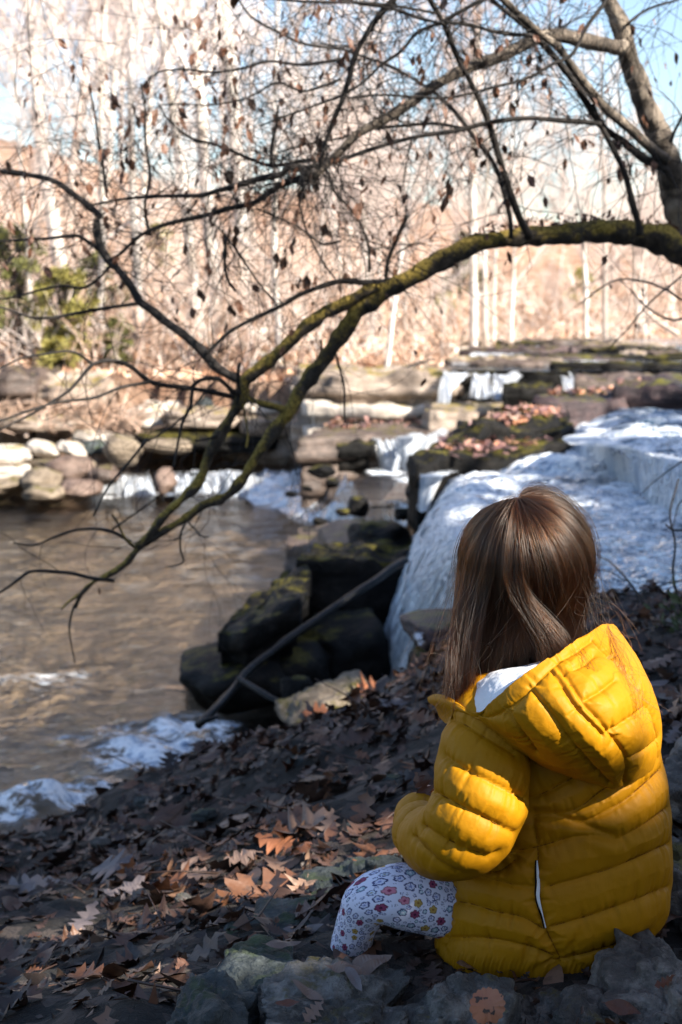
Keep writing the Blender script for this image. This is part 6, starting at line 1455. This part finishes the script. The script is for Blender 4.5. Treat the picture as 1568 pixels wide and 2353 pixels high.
hero(815, 2258, 100, -70, 'leaf_pale', 'plain', 803, 'long curled grey-brown leaf hanging down the large rock', asp=.7)
hero(705, 2290, 100, -38, 'leaf_tan', 'plain', 804, 'strip-like tan leaf sloping down the face of the large rock', asp=.75)
hero(660, 2318, 60, 10, 'leaf_rust', 'plain', 805, 'small rusty leaf at the bottom of the large rock')
hero(720, 2330, 70, 60, 'leaf_tan', 'oak', 806, 'ragged brown leaf under the tan strip leaf at the bottom edge')
hero(270, 2010, 130, -25, 'leaf_pale', 'oak', 807, 'large grey oak leaf with deep lobes in the litter', asp=1.5, lift=.02)
hero(75, 2050, 140, 10, 'leaf_pale', 'oak', 808, 'wide pale oak leaf at the left edge of the bank', asp=1.5, lift=.02)
hero(290, 2060, 110, 30, 'leaf_pale', 'maple', 809, 'pale star-shaped leaf below the lobed oak leaf', lift=.02)
hero(200, 2130, 110, 70, 'leaf_pale', 'oak', 810, 'upright mauve leaf low on the left of the bank', lift=.02)
hero(640, 1955, 110, 160, 'leaf_orange', 'oak', 811, 'bright orange oak leaf in the sunlit patch of litter', asp=1.3, lift=.02)
hero(560, 1985, 100, 20, 'leaf_tan', 'oak', 812, 'tan oak leaf left of the bright orange one', lift=.02)
hero(700, 1965, 70, 60, 'leaf_orange', 'maple', 813, 'orange star-shaped leaf in the sunlit patch', lift=.02)
hero(760, 1915, 90, 80, 'leaf_tan', 'oak', 814, 'brown leaf standing on edge right of the sunlit patch', tilt=(0, -.8, 0), lift=.03)
hero(480, 2030, 100, -10, 'leaf_tan', 'oak', 815, 'brown oak leaf nearest the left of the sunlit patch', lift=.02)
hero(440, 2000, 60, 50, 'leaf_tan', 'plain', 816, 'small cream leaf above the brown oak leaf', lift=.02)
hero(855, 1588, 70, 10, 'leaf_orange', 'maple', 817, 'salmon-orange leaf on top of the tan rock at the bank edge', asp=1.2)
hero(735, 1640, 80, 0, 'leaf_orange', 'oak', 818, 'pinkish-orange leaf at the low end of the tan rock', asp=1.2)
hero(915, 1620, 90, 40, 'leaf_pale', 'maple', 819, 'purple-brown star-shaped leaf right of the tan rock', asp=1.1)
hero(1545, 1700, 60, 60, 'leaf_pale', 'oak', 820, 'curled pale leaf at the right edge above the grey streaked rock', tilt=(0, -.6, 0), lift=.02)
hero(1515, 1535, 90, 25, 'leaf_tan', 'oak', 821, 'tan oak leaf on the right bank behind the hood', lift=.02)
hero(1505, 1590, 70, 10, 'leaf_pale', 'plain', 822, 'long pale leaf on the right bank beside the hood', lift=.02)
hero(1200, 2228, 90, 5, 'leaf_rust', 'plain', 823, 'dark red leaf in the shade under the jacket hem', asp=1.2)
hero(1540, 2265, 60, 0, 'leaf_rust', 'oak', 824, 'brown leaf on the right beyond the light craggy rock')
hero(1430, 2322, 90, -20, 'leaf_rust', 'plain', 825, 'red-brown leaf lying low on the light craggy rock')
hero(1070, 2185, 50, 30, 'leaf_rust', 'plain', 826, 'small red leaf below the left corner of the jacket')
hero(650, 2180, 90, 15, 'leaf_tan', 'plain', 827, 'pale brown leaf on the dark stone left of the shin')
hero(720, 2110, 90, 5, 'leaf_tan', 'oak', 828, 'brown oak leaf lying left of the knee', lift=.02)
hero(700, 2150, 100, 0, 'leaf_pale', 'plain', 829, 'grey leaf below the brown oak leaf by the knee')
# the round scalloped leaf propped at the bottom of the picture
def round_leaf():
    n = 96; th = np.linspace(0, 2 * math.pi, n, endpoint=False); rr = 1 + .13 * np.abs(np.sin(th * 8 + .4 * np.sin(th * 3))) + .05 * np.sin(th * 2 + 1) - .12 * np.exp(-((th - 1.5 * math.pi) / .12) ** 2)
    V = [[0, 0, 0]]; 
    for f in (.35, .7, 1.0):
        for a, r in zip(th, rr): V.append([r * f * cos(a), r * f * sin(a) * 1.12, .34 * f * f * sin(2 * a + 1) + .04 * sin(8 * a) * f ** 4])
    V = np.array(V); i = np.arange(n); j = (i + 1) % n
    F_ = [np.concatenate([np.stack([1 + k*n + j, 1 + k*n + i, 1 + (k+1)*n + i, 1 + (k+1)*n + j], -1) for k in (0, 1)]), np.stack([0 * i, 1 + i, 1 + j], -1)]
    return V, F_
t = NT('round_leaf'); c = t.mix(t.noise(t.pos(), 40, 4, .6), (.25, .085, .04), (.42, .17, .085)); c = t.mix(t.step(t.noise(t.pos(), 95, 2, .5), .60, .66), c, (.03, .015, .01)); M['leaf_round'] = t.done(t.bsdf(c, .5))
V, F_ = round_leaf(); s = 38 * 1.80 / FPX; nrm = unit(np.array([-.05, -.85, .5])); xx = unit(np.cross([0, 0, 1.0], nrm)); yy = np.cross(nrm, xx)
o = make('fallen_leaf', V @ np.stack([xx, yy, nrm], 1).T * s, F_, M['leaf_round'], label='round rust-coloured scalloped leaf with dark spots propped at the bottom edge', cat='leaf'); o.location = at(1120, 2312, 1.80)
# the leaf in the hand
V, F_ = leaf_template(850, 'oak'); s = .05; nrm = unit(np.array([-.2, -.9, .25])); d = unit(np.array([-.55, .1, .8])); yy = unit(np.cross(nrm, d)); xx = np.cross(yy, nrm)
o = make('held_leaf', V @ np.stack([xx, yy, nrm], 1).T * s * np.array([1, 1, 1]), F_, M['leaf_rust'], smooth=False, label='dark red-brown leaf held in the left hand of the child', cat='leaf'); o.location = at(972, 1806, 2.335)

# ------------------------------------------------------------------ unseen evergreens off to the right, crowns shaped to shade the near bank
g = np.random.default_rng(99)
LIT = [(at(1330, 1600, 2.06), .20), (at(1440, 1560, 2.12), .17), (at(1230, 1270, 2.15), .16), (at(1300, 1350, 2.15), .12), (at(1120, 1780, 2.06), .08), (at(1180, 1560, 2.1), .10), (at(1090, 1860, 2.05), .03), (at(1460, 1800, 2.13), .04)]  # spots whose sun rays are kept clear of crown leaves
def gz(u, v, z=.6):
    for _ in range(12): q = atz(u, v, z); z = float(bank(q[0], q[1], False))
    return q
LIT += [(gz(640, 1950), .16), (gz(740, 1945), .13), (gz(550, 1985), .15), (gz(470, 2030), .12), (gz(790, 1925), .07), (gz(420, 2070), .07), (gz(660, 2000), .09)]
LIT += [(at(840, 1590, 5.35), .14), (at(740, 1630, 5.3), .10), (at(930, 1590, 5.4), .07)]
LIT += [(at(600, 1350, 7.8), .26), (at(720, 1250, 9), .45), (at(860, 1170, 9.8), .35), (at(1300, 1070, 9.4), .38), (at(1200, 1150, 8.2), .22), (at(1130, 1180, 8.0), .2), (at(1010, 1150, 8.6), .18), (at(1450, 1170, 7.9), .12), (at(800, 1400, 7.7), .12)]
SHADE = [(-3.6, .4), (-3.4, 3.0), (-1.6, 4.6), (-.7, 5.9), (-.1, 7.0), (.25, 8.2), (.55, 9.6), (1.4, 10.2), (3.2, 12.6), (6.5, 12.4), (5.5, 5), (4, .4)]  # ground outline the crown leaves are set along sun rays to shade
trunks = [(5.6, .6), (8.6, -2.2), (4.6, -3.8), (9.3, 2.6), (6.9, 3.9), (1.8, -5.2), (7.0, -6.5)]
crowns = [MB() for _ in trunks]; tp = np.array(trunks); cb = [[] for _ in trunks]
cnt = 0
while cnt < 9500:
    q = np.array([g.uniform(-3.8, 6.2), g.uniform(.3, 12.6)])
    pd = poly_dist(q, SHADE)
    if pd < -.05: continue
    l = g.uniform(7.2, 15.5); p = np.array([q[0], q[1], .9]) + TOSUN * l; cnt += 1
    skip = q[0] > .8 and q[1] > 6.2 and g.random() < .5  # half the leaves over the falls left out to let sun through
    for c, r in LIT:
        w = p - c; s = w @ TOSUN
        if s > 0 and np.linalg.norm(w - s * TOSUN) < r + .10 * g.random() + .02: skip = True; break
    if skip: continue
    i = int(np.argmin(np.linalg.norm(tp - p[:2], axis=1))); a = unit(g.normal(size=3)); b_ = unit(np.cross(a, g.normal(size=3))); s = g.uniform(.12, .22)
    crowns[i].add(np.array([p - a * s, p + b_ * s * .8, p + a * s, p - b_ * s * .8]), np.array([[0, 1, 2, 3]])); cb[i].append(p)
# the rest of each crown, round its trunk, added to dim the sky light
for i, (x, y) in enumerate(trunks):
    z0 = float(bank(x, y, False)); k = 0
    while k < (450 if y > 0 else 900):
        h = g.uniform(1.6, 9.0); rr = 2.6 * (1.12 - h / 9.5) * math.sqrt(g.random()); a_ = g.uniform(0, 6.283); p = np.array([x + rr * math.cos(a_), y + rr * math.sin(a_), z0 + h]); k += 1
        if p[1] > 0 and p[0] < p[1] * .36 + .5: continue
        if any((lambda w, s: s > 0 and np.linalg.norm(w - s * TOSUN) < r + .18)(p - c, (p - c) @ TOSUN) for c, r in LIT): continue
        q = p - TOSUN * (p[2] - .9) / TOSUN[2]
        if poly_dist(q[:2], SHADE) < 0 and q[1] > 3.5 and q[0] < 1: continue
        a = unit(g.normal(size=3)); b_ = unit(np.cross(a, g.normal(size=3))); s = g.uniform(.16, .3)
        crowns[i].add(np.array([p - a * s, p + b_ * s * .8, p + a * s, p - b_ * s * .8]), np.array([[0, 1, 2, 3]]))
DARK = [at(u, v, y) for u, v, y in [(820, 2060, 2.2), (900, 2040, 2.2), (960, 2030, 2.2), (1010, 2060, 2.2), (960, 2090, 2.2), (1060, 2080, 2.2), (1100, 2130, 2.14), (1180, 2160, 2.13), (1250, 2100, 2.13), (1040, 2120, 2.2), (840, 2120, 2.23), (1300, 2160, 2.13), (1420, 2140, 2.15), (1480, 2090, 2.17), (1150, 2040, 2.14), (1220, 2000, 2.13)]]  # spots shaded by extra crown leaves added along their sun rays
for c0 in DARK:
    tight = False
    for _ in range(26):
        p = c0 + TOSUN * g.uniform(7.0, 11 if tight else 15) + g.normal(0, .045 if tight else .10, 3)
        if not tight and any((lambda w, s: s > 0 and np.linalg.norm(w - s * TOSUN) < r + .06)(p - c, (p - c) @ TOSUN) for c, r in LIT): continue
        i = int(np.argmin(np.linalg.norm(tp - p[:2], axis=1))); a = unit(g.normal(size=3)); b_ = unit(np.cross(a, g.normal(size=3))); s = g.uniform(.06, .10) if tight else g.uniform(.10, .16)
        crowns[i].add(np.array([p - a * s, p + b_ * s * .8, p + a * s, p - b_ * s * .8]), np.array([[0, 1, 2, 3]])); cb[i].append(p)
for c0 in (at(1000, 2078, 2.2), at(1024, 2055, 2.2), at(985, 2100, 2.2), at(1040, 2090, 2.2)):  # small leaves added on the sun rays to keep the leg shaded
    for _ in range(30):
        p = c0 + TOSUN * g.uniform(6.8, 8.6) + g.normal(0, .016, 3); i = int(np.argmin(np.linalg.norm(tp - p[:2], axis=1))); a = unit(g.normal(size=3)); b_ = unit(np.cross(a, g.normal(size=3))); s = g.uniform(.035, .055)
        crowns[i].add(np.array([p - a * s, p + b_ * s * .8, p + a * s, p - b_ * s * .8]), np.array([[0, 1, 2, 3]])); cb[i].append(p)
labs = ['nearest the child', 'second in the row', 'behind the photographer', 'standing by the upper water', 'nearest the stream', 'behind and to the left', 'farthest back']
for i, (x, y) in enumerate(trunks):
    if not cb[i]: continue
    z = float(bank(x, y, False)); e = empty('shade_evergreen', (x, y, z), label='unseen evergreen tree, crown shaped to shade the right bank, ' + labs[i], cat='tree'); inv = Matrix.Translation(-e.location)
    P = np.array(cb[i]); tb = MB(); H = P[:, 2].max(); tb.tube(np.array([[x, y, z - .3], [x + .1, y, (z + H) / 2], [x, y, H]]), np.array([.22, .15, .04]), 10)
    for p in P[::14]:
        s0 = np.array([x, y, z + (p[2] - z) * .8]); mid = (s0 + p) / 2 + np.array([0, 0, .1])
        ok = True
        for c, r in LIT:
            for qq in (mid, p, (mid + p) / 2, (s0 + mid) / 2):
                w = qq - c; s = w @ TOSUN
                if s > 0 and np.linalg.norm(w - s * TOSUN) < r + .04: ok = False
        if ok: tb.tube(np.array([s0, mid, p]), np.array([.035, .025, .01]), 4)
    o = tb.build('trunk', M['grey_bark'], e); o.matrix_parent_inverse = inv; o = crowns[i].build('crown', M['dark_green'], e, smooth=False); o.matrix_parent_inverse = inv; o['kind'] = 'stuff'
print('OBJECTS', len(bpy.data.objects))
